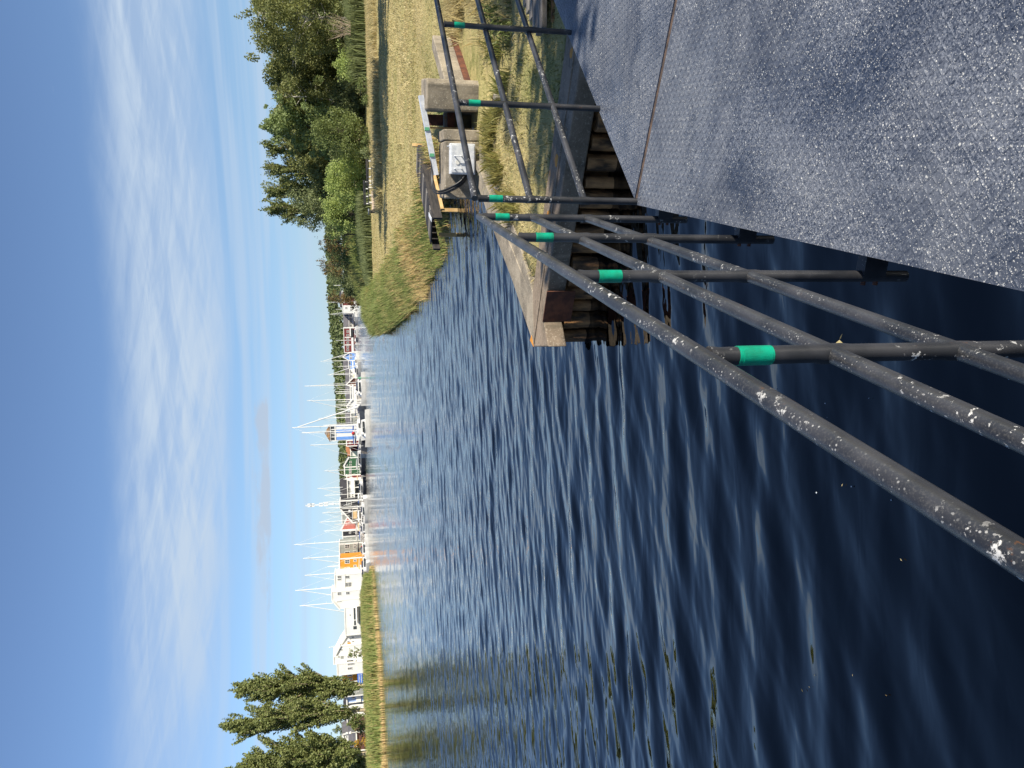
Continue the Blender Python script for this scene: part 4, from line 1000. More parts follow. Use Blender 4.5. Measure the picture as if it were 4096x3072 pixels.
# strip of tall dry grass in front of the trees
X, Y = scatter(10, 40, 42, 70, 90000)
u = X / Y                                      # the strip runs along the shaded ground in front of the bushes
lo_ = np.interp(u, [.22, .30, .50], [51, 51, 53]); hi_ = np.interp(u, [.22, .30, .50], [56.5, 60, 64])
ok = (Y > lo_ + 1.3 * nz(X, Y, .7)) & (Y < hi_ + 1.2 * nz(X, Y, .6, 1)) & (u < .56) & (u > .232 + .012 * nz(X, Y, .9))
X, Y = X[ok], Y[ok]
stuff('tall_dry_grass', 'strip of tall dry grass in front of the bushes on the right', 'grass', np.column_stack([X, Y, zright(X, Y)]), RNG.uniform(.22, .62, len(X)), RNG.uniform(.025, .045, len(X)), M['straw'], .3, (-.12, 0))
X, Y = scatter(8, 50, 72, 92, 90000); d = sdist(RIGHT, X, Y)
u = X / Y
ok = (u < .56) & (d > .3) & (Y > 78) & ((u > .40 + .02 * nz(X, Y, .5)) | (u < .25))
X, Y, u = X[ok], Y[ok], u[ok]
stuff('reeds', 'belt of green reeds between the lawn and the trees', 'reeds', np.column_stack([X, Y, zright(X, Y)]), RNG.uniform(.8, 1.5, len(X)) * np.where(u > .38, 1.5, np.clip((X - 6) / 10, .4, 1.1)), RNG.uniform(.05, .09, len(X)), M['willow'], .16, (-.08, 0))
X, Y = scatter(14, 32, 106, 190, 40000); d = sdist(RIGHT, X, Y); ok = (d > -.8) & (d < 7)
X, Y = X[ok], Y[ok]
stuff('reeds', 'belt of reeds along the water below the hedge', 'reeds', np.column_stack([X, Y, zright(X, Y)]), RNG.uniform(1.2, 2.6, len(X)), RNG.uniform(.08, .14, len(X)), M['reed'], .15)

# reeds on the water's edge of the near lawn
X, Y = scatter(2.5, 16, 23, 92, 260000); d = sdist(RIGHT, X, Y)
wdt = np.interp(Y, [23, 30, 45, 60, 84, 92], [1.3, 2.0, 2.2, 2.6, 3.4, 2.5])
ok = (d > -.55 - .35 * nz(X, Y, 1.2)) & (d < wdt * (1 + .35 * nz(X, Y, .9, 1))) & (X < 10.5)
X, Y, d = X[ok], Y[ok], d[ok]
hh = np.interp(Y, [23, 27, 34, 50, 70, 90], [.5, .62, .75, 1.0, 1.6, 1.8]) * RNG.uniform(.55, 1.1, len(X)) * np.where(d > 1.4, .72, 1)
gsel = RNG.normal(0, .45, len(X)) + nz(X, Y, .35, .7) * .9 + np.interp(Y, [23, 34, 55, 85], [-.2, .25, .75, 1.0]) > .15
z = np.maximum(zright(X, Y), -.25)
stuff('reeds', 'green reeds growing along the water edge of the lawn', 'reeds', np.column_stack([X, Y, z])[gsel], hh[gsel], np.interp(Y[gsel], [23, 90], [.022, .06]), M['reed'], .2, (-.12, 0))
stuff('dry_reeds', 'straw coloured reeds along the water edge of the lawn', 'reeds', np.column_stack([X, Y, z])[~gsel], hh[~gsel] * .9, np.interp(Y[~gsel], [23, 90], [.018, .05]), M['reedstalk'], .22, (-.12, 0))

# reeds of the left bank
X, Y = scatter(-78, -35, 92, 200, 210000); d = sdist(LEFT, X, Y)
ok = (d > -.9) & (d < 11) & (X > -Y * .56 - 3); X, Y, d = X[ok], Y[ok], d[ok]
z = np.maximum(zleft(X, Y), -.2)
hh = RNG.uniform(.55, 1.05, len(X)) * np.where(d < .6, .95, np.where(d < 5, 2.0, 1.25)) * (1 + .18 * nz(X, Y, .3))
front = (d < -.5 + .5 * nz(X, Y, .15) + np.interp(Y, [100, 118, 135, 160], [1.7, .5, 0, -.1]))
mixr = RNG.uniform(0, 1, len(X)) < .12
sel = front | mixr
stuff('reeds', 'wide bed of green reeds along the left bank', 'reeds', np.column_stack([X, Y, z])[~sel], hh[~sel], RNG.uniform(.09, .17, (~sel).sum()), M['reed'], .14)
stuff('dry_reeds', 'pale dry reed stalks at the front of the left bank', 'reeds', np.column_stack([X, Y, z])[sel], hh[sel], RNG.uniform(.07, .12, sel.sum()), M['reedstalk'], .10)

# little things afloat near the bridge
for i in range(11):
    p = at(RNG.uniform(3050, 3950), RNG.uniform(1900, 2800), 0)
    a = RNG.uniform(0, 6.28); l = RNG.uniform(.006, .016); q = MB()
    ca, sa = math.cos(a) * l, math.sin(a) * l
    q.add([(p[0] - ca, p[1] - sa, .004), (p[0] + sa * .35, p[1] - ca * .35, .006), (p[0] + ca, p[1] + sa, .007), (p[0] - sa * .35, p[1] + ca * .35, .006)], [(0, 1, 2, 3)])
    tag(q.build('floating_leaf', M['straw'] if i % 3 else M['autumn']), 'tiny dry leaf floating on the dark water beside the footbridge', 'leaf', 'leaves floating by the footbridge')
for i in range(26):
    p = at(RNG.uniform(3000, 4050), RNG.uniform(1500, 2100), 0); r = RNG.uniform(.002, .008); q = MB()
    q.ball((p[0], p[1], 0), (r, r, r * .6), 10, 6)
    tag(q.build('foam_bubble', M['foam'], smooth=True), 'small pale bubble of foam floating under the near railing', 'bubble', 'foam bubbles on the water')

# ------------------------------------------------------------------ houses round the harbour
def wdist(y): return float(np.interp(y, [q[0] for q in QY] + [2450, 2620, 2800, 3000], [q[1] for q in qpts] + [222, 220, 216, 214]))

def window(parent, P, x, z, wd, ht, yf, bars=2, panes=2):
    """white frame with dark panes; P maps local (x, y, z) to the world, the wall face lies at y = yf"""
    fr = MB(); t = .08 * min(1, wd / 1.0) + .03
    def bx(x0, x1, z0, z1, y0, y1, mb):
        mb.box(0, 1, 0, 1, 0, 1); b = len(mb.v) - 8
        for i, (u, v, q) in enumerate(((0, 0, 0), (1, 0, 0), (1, 1, 0), (0, 1, 0), (0, 0, 1), (1, 0, 1), (1, 1, 1), (0, 1, 1))):
            mb.v[b + i] = P(x0 + (x1 - x0) * u, y0 + (y1 - y0) * v, z0 + (z1 - z0) * q)
    x0, x1, z0, z1 = x - wd / 2, x + wd / 2, z - ht / 2, z + ht / 2
    bx(x0, x1, z0, z0 + t, yf - .09, yf, fr); bx(x0, x1, z1 - t, z1, yf - .09, yf, fr)
    bx(x0, x0 + t, z0 + t, z1 - t, yf - .09, yf, fr); bx(x1 - t, x1, z0 + t, z1 - t, yf - .09, yf, fr)
    for k in range(1, panes):
        c = x0 + wd * k / panes; bx(c - t * .3, c + t * .3, z0 + t, z1 - t, yf - .08, yf, fr)
    if bars: c = z0 + ht * .5; bx(x0 + t, x1 - t, c - t * .22, c + t * .22, yf - .075, yf, fr)
    f = fr.build('window', M['white'], parent)
    g = MB(); bx(x0 + t, x1 - t, z0 + t, z1 - t, yf - .04, yf, g)
    p = g.build('pane', M['glass'], None)
    for v in p.data.vertices: v.co -= parent.location
    p.parent = f

def house(name, label, y0, y1, xt, xb, wall, roof='roofgrey', style='flat', xe=None, dd=12, depth=8.0, wins=(), turn=0.0, trim=True, extra=(), cat='house', group='houses round the harbour', peak=.5):
    Y = wdist((y0 + y1) / 2) + dd
    a = atd(xb, y1, Y); b = atd(xb, y0, Y)            # left and right foot of the facade
    zt = atd(xt, (y0 + y1) / 2, Y)[2]; ze = atd(xe, (y0 + y1) / 2, Y)[2] if xe else zt
    z0 = .85; W = b[0] - a[0]
    t = thing(name, label, cat, (a[0], Y, z0), 0, group)
    ct, st = math.cos(turn), math.sin(turn)
    def P(x, y, z): return (a[0] + x * ct - y * st, Y + x * st + y * ct, z)
    def bx(mb, x0, x1, ya, yb, za, zb_):
        b_ = len(mb.v); mb.box(0, 1, 0, 1, 0, 1)
        for i, (u, v, q) in enumerate(((0, 0, 0), (1, 0, 0), (1, 1, 0), (0, 1, 0), (0, 0, 1), (1, 0, 1), (1, 1, 1), (0, 1, 1))):
            mb.v[b_ + i] = P(x0 + (x1 - x0) * u, ya + (yb - ya) * v, za + (zb_ - za) * q)
    if style == 'eave':
        ridge = depth * .5
        mb = MB(); bx(mb, 0, W, 0, depth, z0 - 1.5, ze)
        mb.add([P(0, 0, ze), P(0, depth, ze), P(0, ridge, zt - .1), P(W, 0, ze), P(W, depth, ze), P(W, ridge, zt - .1)], [(0, 2, 1), (3, 4, 5)])
        mb.build('wall', M[wall], t)
        o = .35; rf = MB(); k = (zt - ze) / ridge
        rf.add([P(-o, -o, ze - o * k + .12), P(W + o, -o, ze - o * k + .12), P(W + o, ridge, zt + .1), P(-o, ridge, zt + .1), P(-o, depth + o, ze - o * k + .12), P(W + o, depth + o, ze - o * k + .12)],
               [(0, 1, 2, 3), (3, 2, 5, 4)])
        ro = rf.build('roof', M[roof], t); s = ro.modifiers.new('solid', 'SOLIDIFY'); s.thickness = .14; s.offset = 1
        if trim:
            mb = MB(); bx(mb, -o, W + o, -o - .06, -o + .02, ze - o * k - .16, ze - o * k + .16); mb.build('eave_board', M['white'], t)
    elif style == 'gable':
        mb = MB(); bx(mb, 0, W, 0, depth, z0 - 1.5, ze)
        mb.add([P(0, 0, ze), P(W, 0, ze), P(W * peak, 0, zt - .1), P(0, depth, ze), P(W, depth, ze), P(W * peak, depth, zt - .1)], [(0, 1, 2), (3, 5, 4)])
        mb.build('wall', M[wall], t)
        o = .3; rf = MB()
        kl = (zt - ze) / (W * peak) if peak > 0 else 0; kr = (zt - ze) / (W * (1 - peak)) if peak < 1 else 0
        vs = [P(W * peak, -o, zt + .08), P(W * peak, depth + o, zt + .08)]; fs = []
        if peak > .02: vs += [P(-o, -o, ze - o * kl + .08), P(-o, depth + o, ze - o * kl + .08)]; n = len(vs); fs.append((0, 1, n - 1, n - 2))
        if peak < .98: vs += [P(W + o, -o, ze - o * kr + .08), P(W + o, depth + o, ze - o * kr + .08)]; n = len(vs); fs.append((0, n - 2, n - 1, 1))
        ro = rf.add(vs, fs).build('roof', M[roof], t); s = ro.modifiers.new('solid', 'SOLIDIFY'); s.thickness = .14; s.offset = 0
        if trim:
            mb = MB()
            for s_ in ([(-o, ze - o * kl), (W * peak, zt)] if peak > .02 else None, [(W * peak, zt), (W + o, ze - o * kr)] if peak < .98 else None):
                if s_: mb.beam(P(s_[0][0], -.34, s_[0][1]), P(s_[1][0], -.34, s_[1][1]), .07, .42)
            mb.build('gable_board', M['white'], t)
    else:
        mb = MB(); bx(mb, 0, W, 0, depth, z0 - 1.5, zt); mb.build('wall', M[wall], t)
        mb = MB(); bx(mb, -.12, W + .12, -.12, depth + .12, zt + .002, zt + .32); mb.build('cornice', M['white'], t)
    if trim:
        for xx in (0.0, W):
            mb = MB(); bx(mb, xx - .16, xx + .16, -.05, .25, z0 - 1.2, ze - .02); mb.build('corner_board', M['white'], t)
    for (wx, wy, ww, wh, *rest) in wins:                 # windows from their place in the photograph: centre x, centre y, width, height in px
        q = atd(wx, wy, Y)
        window(t, P, q[0] - a[0], q[2], wh * Y / FOC, ww * Y / FOC, 0.0, *(rest or (1, 2)))
    for (nm, m, ex0, ex1, ey0, ey1, pr) in extra:         # raised pieces of the facade, px box and depth in front of the wall
        q0 = atd(ex1, ey1, Y); q1 = atd(ex0, ey0, Y)
        mb = MB(); bx(mb, q0[0] - a[0], q1[0] - a[0], -pr, -.003, q0[2], q1[2]); mb.build(nm, M[m], t)
    return t

def row(x, ys, w=14, h=11): return [(x, y, w, h) for y in ys]
house('red_house', 'red house with white trim peeping out behind the slender reddish birch', 1166, 1222, 1360, 1412, 'redwall', 'roofdark', 'eave', 1368, 16, wins=row(1379, (1178, 1206), 10, 8) + row(1392, (1178, 1192, 1208), 9, 8))
house('white_house', 'plain white house between the reddish birch and the long grey roof', 1223, 1251, 1372, 1416, 'white', 'roofgrey', 'flat', None, 14, wins=row(1385, (1232,), 9, 7) + row(1404, (1240, 1230), 8, 8))
house('grey_house', 'long grey house with a broad grey roof left of the white house at the right', 1252, 1309, 1374, 1416, 'greywall', 'roofgrey', 'eave', 1394, 16, wins=row(1404, (1262, 1276, 1291, 1303), 9, 8), extra=(('porch', 'white', 1409, 1414, 1252, 1309, .8),))
house('red_house', 'long dark red row house with white corner boards dividing it in three', 1310, 1409, 1377, 1416, 'redwall', 'roofdark', 'flat', None, 12, wins=row(1391, (1326, 1341, 1357, 1371, 1387, 1399), 9, 9),
      extra=(('corner_strip', 'white', 1379, 1404, 1348, 1351, .1), ('corner_strip', 'white', 1379, 1404, 1378, 1381, .1), ('corner_strip', 'white', 1375, 1416, 1309, 1313, .1), ('veranda', 'white', 1398, 1404, 1313, 1346, .9), ('veranda_opening', 'glass', 1405, 1412, 1316, 1346, .5), ('shop_front', 'white', 1405, 1415, 1350, 1409, .4)))
house('blue_house', 'bright blue gabled house with white trim just left of the dark red row', 1411, 1442, 1370, 1420, 'bluewall', 'roofgrey', 'gable', 1396, 9, wins=row(1404, (1420, 1432), 8, 7), extra=(('corner_strip', 'white', 1396, 1399, 1411, 1442, .12),))
house('blue_house', 'low blue house with grey roof left of the blue gable', 1443, 1476, 1374, 1420, 'bluewall', 'roofgrey', 'eave', 1393, 14, wins=row(1399, (1453, 1467), 8, 8))
house('grey_house', 'low house with long grey roof behind the masts right of the tower', 1478, 1546, 1383, 1420, 'white', 'roofgrey', 'eave', 1398, 40, wins=row(1406, (1490, 1504, 1520, 1534), 8, 8))
house('brown_house', 'brown red gable with white boards among the masts right of the tower', 1512, 1547, 1384, 1424, 'brownwall', 'roofgrey', 'gable', 1412, 18, peak=.25)
house('grey_house', 'second low house with long grey roof directly right of the white gabled pavilion', 1548, 1600, 1384, 1422, 'white', 'roofgrey', 'eave', 1400, 40)
house('white_pavilion', 'white gabled pavilion with pointed roof right of the tower', 1600, 1650, 1386, 1424, 'white', 'white', 'gable', 1408, 8, wins=row(1398, (1613, 1624), 7, 8), depth=6)
house('grey_house', 'grey roofed house next to the right side of the tower', 1652, 1700, 1384, 1424, 'greywall', 'roofgrey', 'eave', 1402, 30)
house('red_house', 'small dark red house with white trim next to the left side of the tower', 1761, 1783, 1388, 1424, 'redwall', 'roofdark', 'flat', None, 14, wins=row(1400, (1772,), 8, 8))
house('red_house', 'dark red shed with orange tiled roof between the tower and the green house', 1784, 1806, 1386, 1424, 'redwall', 'rooforange', 'eave', 1400, 20)
house('orange_roof_house', 'low white house with terracotta roof right of the green house', 1806, 1832, 1392, 1426, 'white', 'rooforange', 'eave', 1402, 16)
house('green_house', 'tall green gabled house with white windows', 1830, 1866, 1373, 1426, 'greenwall', 'roofdark', 'gable', 1394, 9, peak=.06, wins=row(1386, (1848, 1860), 9, 7) + row(1402, (1848, 1861), 9, 8))
house('green_house', 'lower green wing with white corner boards between green gable and black house', 1867, 1898, 1380, 1426, 'greenwall', 'roofdark', 'flat', None, 10, wins=row(1401, (1872, 1884, 1893), 9, 8))
house('red_house', 'dark red house squeezed between the green wing and the black house', 1899, 1919, 1389, 1428, 'redwall', 'roofdark', 'flat', None, 12, wins=row(1403, (1908,), 9, 9))
bw = []
for y in (1928, 1935, 1952, 1958, 1964, 1979, 1986, 1993): bw += [(1396, y, 11, 5, 1, 1)]
house('black_house', 'large black roofed house with a white front full of small dark windows', 1920, 1998, 1362, 1444, 'white', 'roofdark', 'eave', 1388, 12, wins=bw + [(1410, y, 8, 5, 1, 1) for y in (1979, 1986, 1993)],
      extra=(('veranda_roof', 'white', 1417, 1420, 1918, 2000, 1.6), ('veranda_opening', 'glass', 1422, 1437, 1921, 1996, .2), ('veranda_post', 'white', 1420, 1440, 1946, 1948, 1.5), ('veranda_post', 'white', 1420, 1440, 1972, 1974, 1.5)))
house('black_house', 'black boarded part of the large house with a single white framed window', 1999, 2031, 1362, 1444, 'blackwall', 'roofdark', 'flat', None, 12, wins=[(1396, 2014, 20, 15)], extra=(('veranda_opening', 'glass', 1422, 1438, 2002, 2028, .2),))
house('black_house', 'black gable with white boards and a small round emblem, above a tan awning', 2032, 2088, 1363, 1444, 'blackwall', 'roofdark', 'gable', 1410, 8, peak=1.0, extra=(('emblem', 'whitepaint', 1394, 1402, 2039, 2047, .1), ('emblem', 'greywall', 1390, 1398, 2060, 2065, .1), ('awning', 'tan', 1412, 1428, 2042, 2072, 1.2), ('awning_edge', 'white', 1408, 1411, 2038, 2074, 1.3)))
house('grey_house', 'grey house behind, its flat wall showing above the black gable', 2052, 2092, 1370, 1444, 'greywall', 'roofdark', 'flat', None, 34)
# brick red roof slope facing the water
Yr = wdist(2100) + 9
rr = thing('red_roof_house', 'steep brick red roof with broad white edges beside the black gable', 'house', (atd(1425, 2100, Yr)[0], Yr, .9), 0, 'houses round the harbour')
V4 = [atd(1389, 2070, Yr + 5), atd(1364, 2122, Yr + 5), atd(1423, 2117, Yr), atd(1421, 2088, Yr)]
mb = MB(); mb.add([tuple(v) for v in V4] + [tuple(v + np.array([0, 3.2, -.3])) for v in V4], [(0, 1, 2, 3), (7, 6, 5, 4), (0, 4, 5, 1), (1, 5, 6, 2), (2, 6, 7, 3), (3, 7, 4, 0)])
mb.build('roof', M['redroof'], rr)
mb = MB(); o = np.array([0, -.12, .05]); mb.beam(tuple(V4[0] + o), tuple(V4[1] + o), .3, .4); mb.beam(tuple(V4[1] + o), tuple(V4[2] + o), .3, .4); mb.build('edge_board', M['white'], rr)
mb = MB(); p0 = atd(1440, 2119, Yr); p1 = atd(1440, 2088, Yr); mb.box(p0[0], p1[0], Yr + .3, Yr + 6, -.5, atd(1422, 2100, Yr)[2] - .05); mb.build('wall', M['white'], rr)
house('dark_house', 'dark grey house with white edge seen left of the brick red roof', 2120, 2142, 1372, 1440, 'blackwall', 'roofdark', 'flat', None, 22, wins=row(1400, (2131,), 8, 8))
house('grey_house', 'low grey house behind the tallest mast', 2143, 2170, 1374, 1440, 'greywall', 'roofgrey', 'flat', None, 22, wins=row(1404, (2158,), 8, 8))
house('grey_house', 'pale grey two storey house joined to the ochre house', 2171, 2229, 1360, 1444, 'greywall', 'roofgrey', 'flat', None, 12, wins=row(1389, (2185, 2213), 19, 15) + row(1419, (2176, 2188, 2206, 2218), 12, 9))
house('ochre_house', 'bright ochre yellow two storey house with white windows', 2230, 2292, 1360, 1444, 'orangewall', 'roofgrey', 'flat', None, 12, wins=row(1389, (2246, 2276), 19, 15) + row(1420, (2242, 2264, 2281), 12, 9))
house('white_house', 'big white house left of the ochre house, with a lower middle part', 2293, 2358, 1342, 1444, 'white', 'white', 'flat', None, 9, wins=[(1357, 2308, 15, 11), (1357, 2318, 15, 5, 1, 1), (1389, 2308, 17, 12), (1393, 2338, 26, 18, 1, 4)], extra=(('band', 'white', 1379, 1381, 2293, 2358, .15),))
house('white_house', 'tallest white house with a sloping left gable end', 2359, 2392, 1330, 1444, 'white', 'white', 'flat', None, 8, wins=[(1357, 2374, 15, 12), (1391, 2372, 15, 11)])
house('white_house', 'white gable end falling to the left beside the tallest white house', 2393, 2426, 1330, 1444, 'white', 'white', 'gable', 1356, 8.2, peak=1.0, wins=[(1357, 2406, 20, 3, 0, 1)], depth=8)
house('white_hall', 'long low white hall with dark openings above the reeds', 2427, 2536, 1382, 1444, 'white', 'white', 'flat', None, 8,
      extra=(('opening', 'glass', 1414, 1423, 2432, 2478, .05), ('opening', 'glass', 1416, 1424, 2482, 2500, .05), ('opening', 'glass', 1413, 1427, 2505, 2516, .05), ('railing_board', 'white', 1427, 1429, 2405, 2490, 2.0), ('railing_board', 'white', 1432, 1434, 2405, 2490, 2.0), ('lamp', 'glass', 1399, 1402, 2458, 2462, .1)))
house('white_house', 'white house with a small ochre door panel and a long roof slope', 2538, 2576, 1358, 1444, 'white', 'white', 'gable', 1386, 10, peak=0.0, wins=[(1412, 2549, 9, 5, 1, 1), (1412, 2566, 9, 5, 1, 1), (1393, 2566, 9, 6)], extra=(('panel', 'orangewall', 1389, 1403, 2571, 2581, .2),))
house('white_house', 'white house end with a narrow slot window beside the big white front', 2577, 2616, 1337, 1444, 'white', 'white', 'gable', 1360, 9, peak=0.0, wins=[(1361, 2599, 16, 5, 0, 1)])
house('white_house', 'big white front with a faint grey emblem high on its wall', 2617, 2646, 1337, 1444, 'white', 'white', 'flat', None, 9, wins=[(1397, 2626, 16, 9), (1400, 2643, 26, 7, 1, 1)], extra=(('emblem', 'greywall', 1353, 1358, 2623, 2630, .06), ('emblem', 'greywall', 1362, 1374, 2624, 2634, .06)))
house('white_house', 'lower white front next to the second ochre house', 2647, 2691, 1351, 1444, 'white', 'white', 'flat', None, 9, wins=[(1403, 2655, 26, 8, 1, 2), (1399, 2673, 18, 9)])
house('ochre_house', 'ochre house half hidden by the poplar beside the blue banner', 2692, 2722, 1371, 1444, 'orangewall', 'roofdark', 'flat', None, 12, wins=[(1400, 2699, 19, 12), (1400, 2716, 19, 8)])
house('grey_house', 'grey house with white windows between the two poplars', 2742, 2780, 1374, 1444, 'greywall', 'roofgrey', 'flat', None, 12, wins=[(1402, 2766, 18, 13), (1400, 2749, 18, 8), (1431, 2755, 10, 8), (1431, 2768, 10, 6)])
house('pale_blue_house', 'pale blue house with dark roof and white base between the poplars', 2781, 2806, 1375, 1444, 'palebluewall', 'roofdark', 'eave', 1386, 14, wins=[(1414, 2789, 12, 11)], extra=(('base', 'white', 1424, 1444, 2781, 2806, .3),))
house('white_house', 'long white house with a dark roof behind the tallest poplar', 2822, 2886, 1376, 1446, 'white', 'roofdark', 'eave', 1387, 14, wins=[(1417, 2831, 13, 7), (1417, 2850, 13, 7)])
house('pale_blue_house', 'pale blue house with white roof edge behind the shrubs on the left', 2888, 2928, 1387, 1446, 'palebluewall', 'white', 'flat', None, 16)
house('white_house', 'white gabled house in front of a dark grey roof on the far left', 2931, 2982, 1370, 1397, 'white', 'roofgrey', 'gable', 1384, 8, peak=.95, wins=[(1386, 2947, 5, 10, 0, 1), (1387, 2971, 10, 3, 0, 1)])
house('grey_roof_shed', 'dark grey roof below the white gabled house at the far left', 2926, 3000, 1396, 1448, 'brownwall', 'roofgrey', 'eave', 1424, -4, depth=10)

# striped lookout tower
YT = wdist(1730) - 14
a = atd(1425, 1759, YT); b = atd(1425, 1699, YT); TW = b[0] - a[0]; zt0 = atd(1345, 1730, YT)[2]; zt1 = atd(1323, 1730, YT)[2]; zt2 = atd(1297, 1727, YT)[2]
tw = thing('lookout_tower', 'blue and white striped square lookout tower with a brown pointed roof', 'tower', (a[0], YT, .9))
MB().box(a[0], b[0], YT, YT + TW, -.5, zt0).build('body', M['white'], tw)
for k, (s0, s1) in enumerate(((.04, .25), (.49, .72), (.92, .99))):
    MB().box(a[0] + TW * s0, a[0] + TW * s1, YT - .05, YT - .003, 2.4, zt0 - .02).build('blue_panel', M['bluewall'], tw)
MB().box(a[0] + .15, b[0] - .15, YT + .15, YT + TW - .15, zt0 + .002, zt1).build('lookout_glass', M['glass'], tw)
for s in (0, .25, .5, .75, 1):
    MB().box(a[0] + TW * s - .12, a[0] + TW * s + .12, YT - .02, YT + .12, zt0 + .003, zt1).build('mullion', M['white'], tw)
MB().box(a[0] + .1, b[0] - .1, YT - .03, YT + .1, zt0 + (zt1 - zt0) * .08, zt0 + (zt1 - zt0) * .3).build('sill', M['white'], tw)
MB().box(a[0] - .2, b[0] + .2, YT - .2, YT + TW + .2, zt1 + .002, zt1 + .3).build('eave', M['white'], tw)
cx, cy = (a[0] + b[0]) / 2, YT + TW / 2; z_ = zt1 + .303; o = .35
MB().add([(a[0] - o, YT - o, z_), (b[0] + o, YT - o, z_), (b[0] + o, YT + TW + o, z_), (a[0] - o, YT + TW + o, z_), (cx, cy, zt2)], [(0, 1, 4), (1, 2, 4), (2, 3, 4), (3, 0, 4), (3, 2, 1, 0)]).build('roof', M['roofcopper'], tw)

# telecom mast far behind
YM = 420; p = atd(1340, 2016, YM); zt = atd(1222, 2017, YM)[2]
tm = thing('radio_mast', 'slim radio mast with clusters of antennas behind the black house', 'mast', (p[0], YM, 1))
mb = MB()
for k in range(3):
    t_ = k * 2.094; mb.tube([(p[0] + .5 * math.cos(t_), YM + .5 * math.sin(t_), 0), (p[0] + .25 * math.cos(t_), YM + .25 * math.sin(t_), zt)], .13, 5)
for z in np.arange(4, zt, 1.2): mb.box(p[0] - .4, p[0] + .4, YM - .05, YM + .05, z, z + .12)
mb.build('lattice', M['mast'], tm)
for xx in (1238, 1250, 1284, 1304):
    z = atd(xx, 2016, YM)[2]
    for s in (-.75, .55): MB().box(p[0] + s, p[0] + s + .45, YM - .3, YM + .1, z - 1.0, z + 1.0).build('antenna', M['white'], tm)
z = atd(1332, 2015, YM)[2]; MB().tube([(p[0] + .3, YM - .8, z), (p[0] + .3, YM - .5, z)], .6, 12).build('dish', M['white'], tm)

# ------------------------------------------------------------------ boats
def hull_mesh(mb, L, B, fb, dr=.35, tr=.72):
    n = 13; prof = []
    for i in range(n):
        f = i / (n - 1)                                    # 0 stern, 1 bow
        w_ = B / 2 * (tr + (1 - tr) * math.sin(min(1, f / .45) * math.pi / 2)) if f < .45 else B / 2 * max(0.02, math.cos((f - .45) / .55 * math.pi / 2) ** .8)
        sh = fb * (1 + .35 * (f - .4) ** 2 * (2.2 if f > .4 else .6)); x = (f - .5) * L
        prof.append([(x, -w_, sh), (x - .03 * L * (1 - f), -w_ * .82, 0), (x, 0, -dr), (x - .03 * L * (1 - f), w_ * .82, 0), (x, w_, sh)])
    vs = [p for r_ in prof for p in r_]; fs = []
    for i in range(n - 1):
        for j in range(4): fs.append((i * 5 + j, (i + 1) * 5 + j, (i + 1) * 5 + j + 1, i * 5 + j + 1))
    fs += [(0, 1, 2, 3, 4), tuple((n - 1) * 5 + j for j in (4, 3, 2, 1, 0))]
    mb.add(vs, fs); dk_ = MB()
    ds = [(p[0][0], p[0][1] * .97, p[0][2] - .06) for p in prof] + [(p[4][0], p[4][1] * .97, p[4][2] - .06) for p in prof[::-1]]
    dk_.add(ds, [tuple(range(len(ds)))]); return dk_
def taper_box(mb, x0, x1, w0, w1, z0, z1, rake=.25):
    mb.add([(x0, -w0, z0), (x1, -w1, z0), (x1, w1, z0), (x0, w0, z0), (x0 + rake * .4, -w0 * .85, z1), (x1 - rake * 2, -w1 * .8, z1), (x1 - rake * 2, w1 * .8, z1), (x0 + rake * .4, w0 * .85, z1)],
           [(0, 3, 2, 1), (4, 5, 6, 7), (0, 1, 5, 4), (1, 2, 6, 5), (2, 3, 7, 6), (3, 0, 4, 7)])

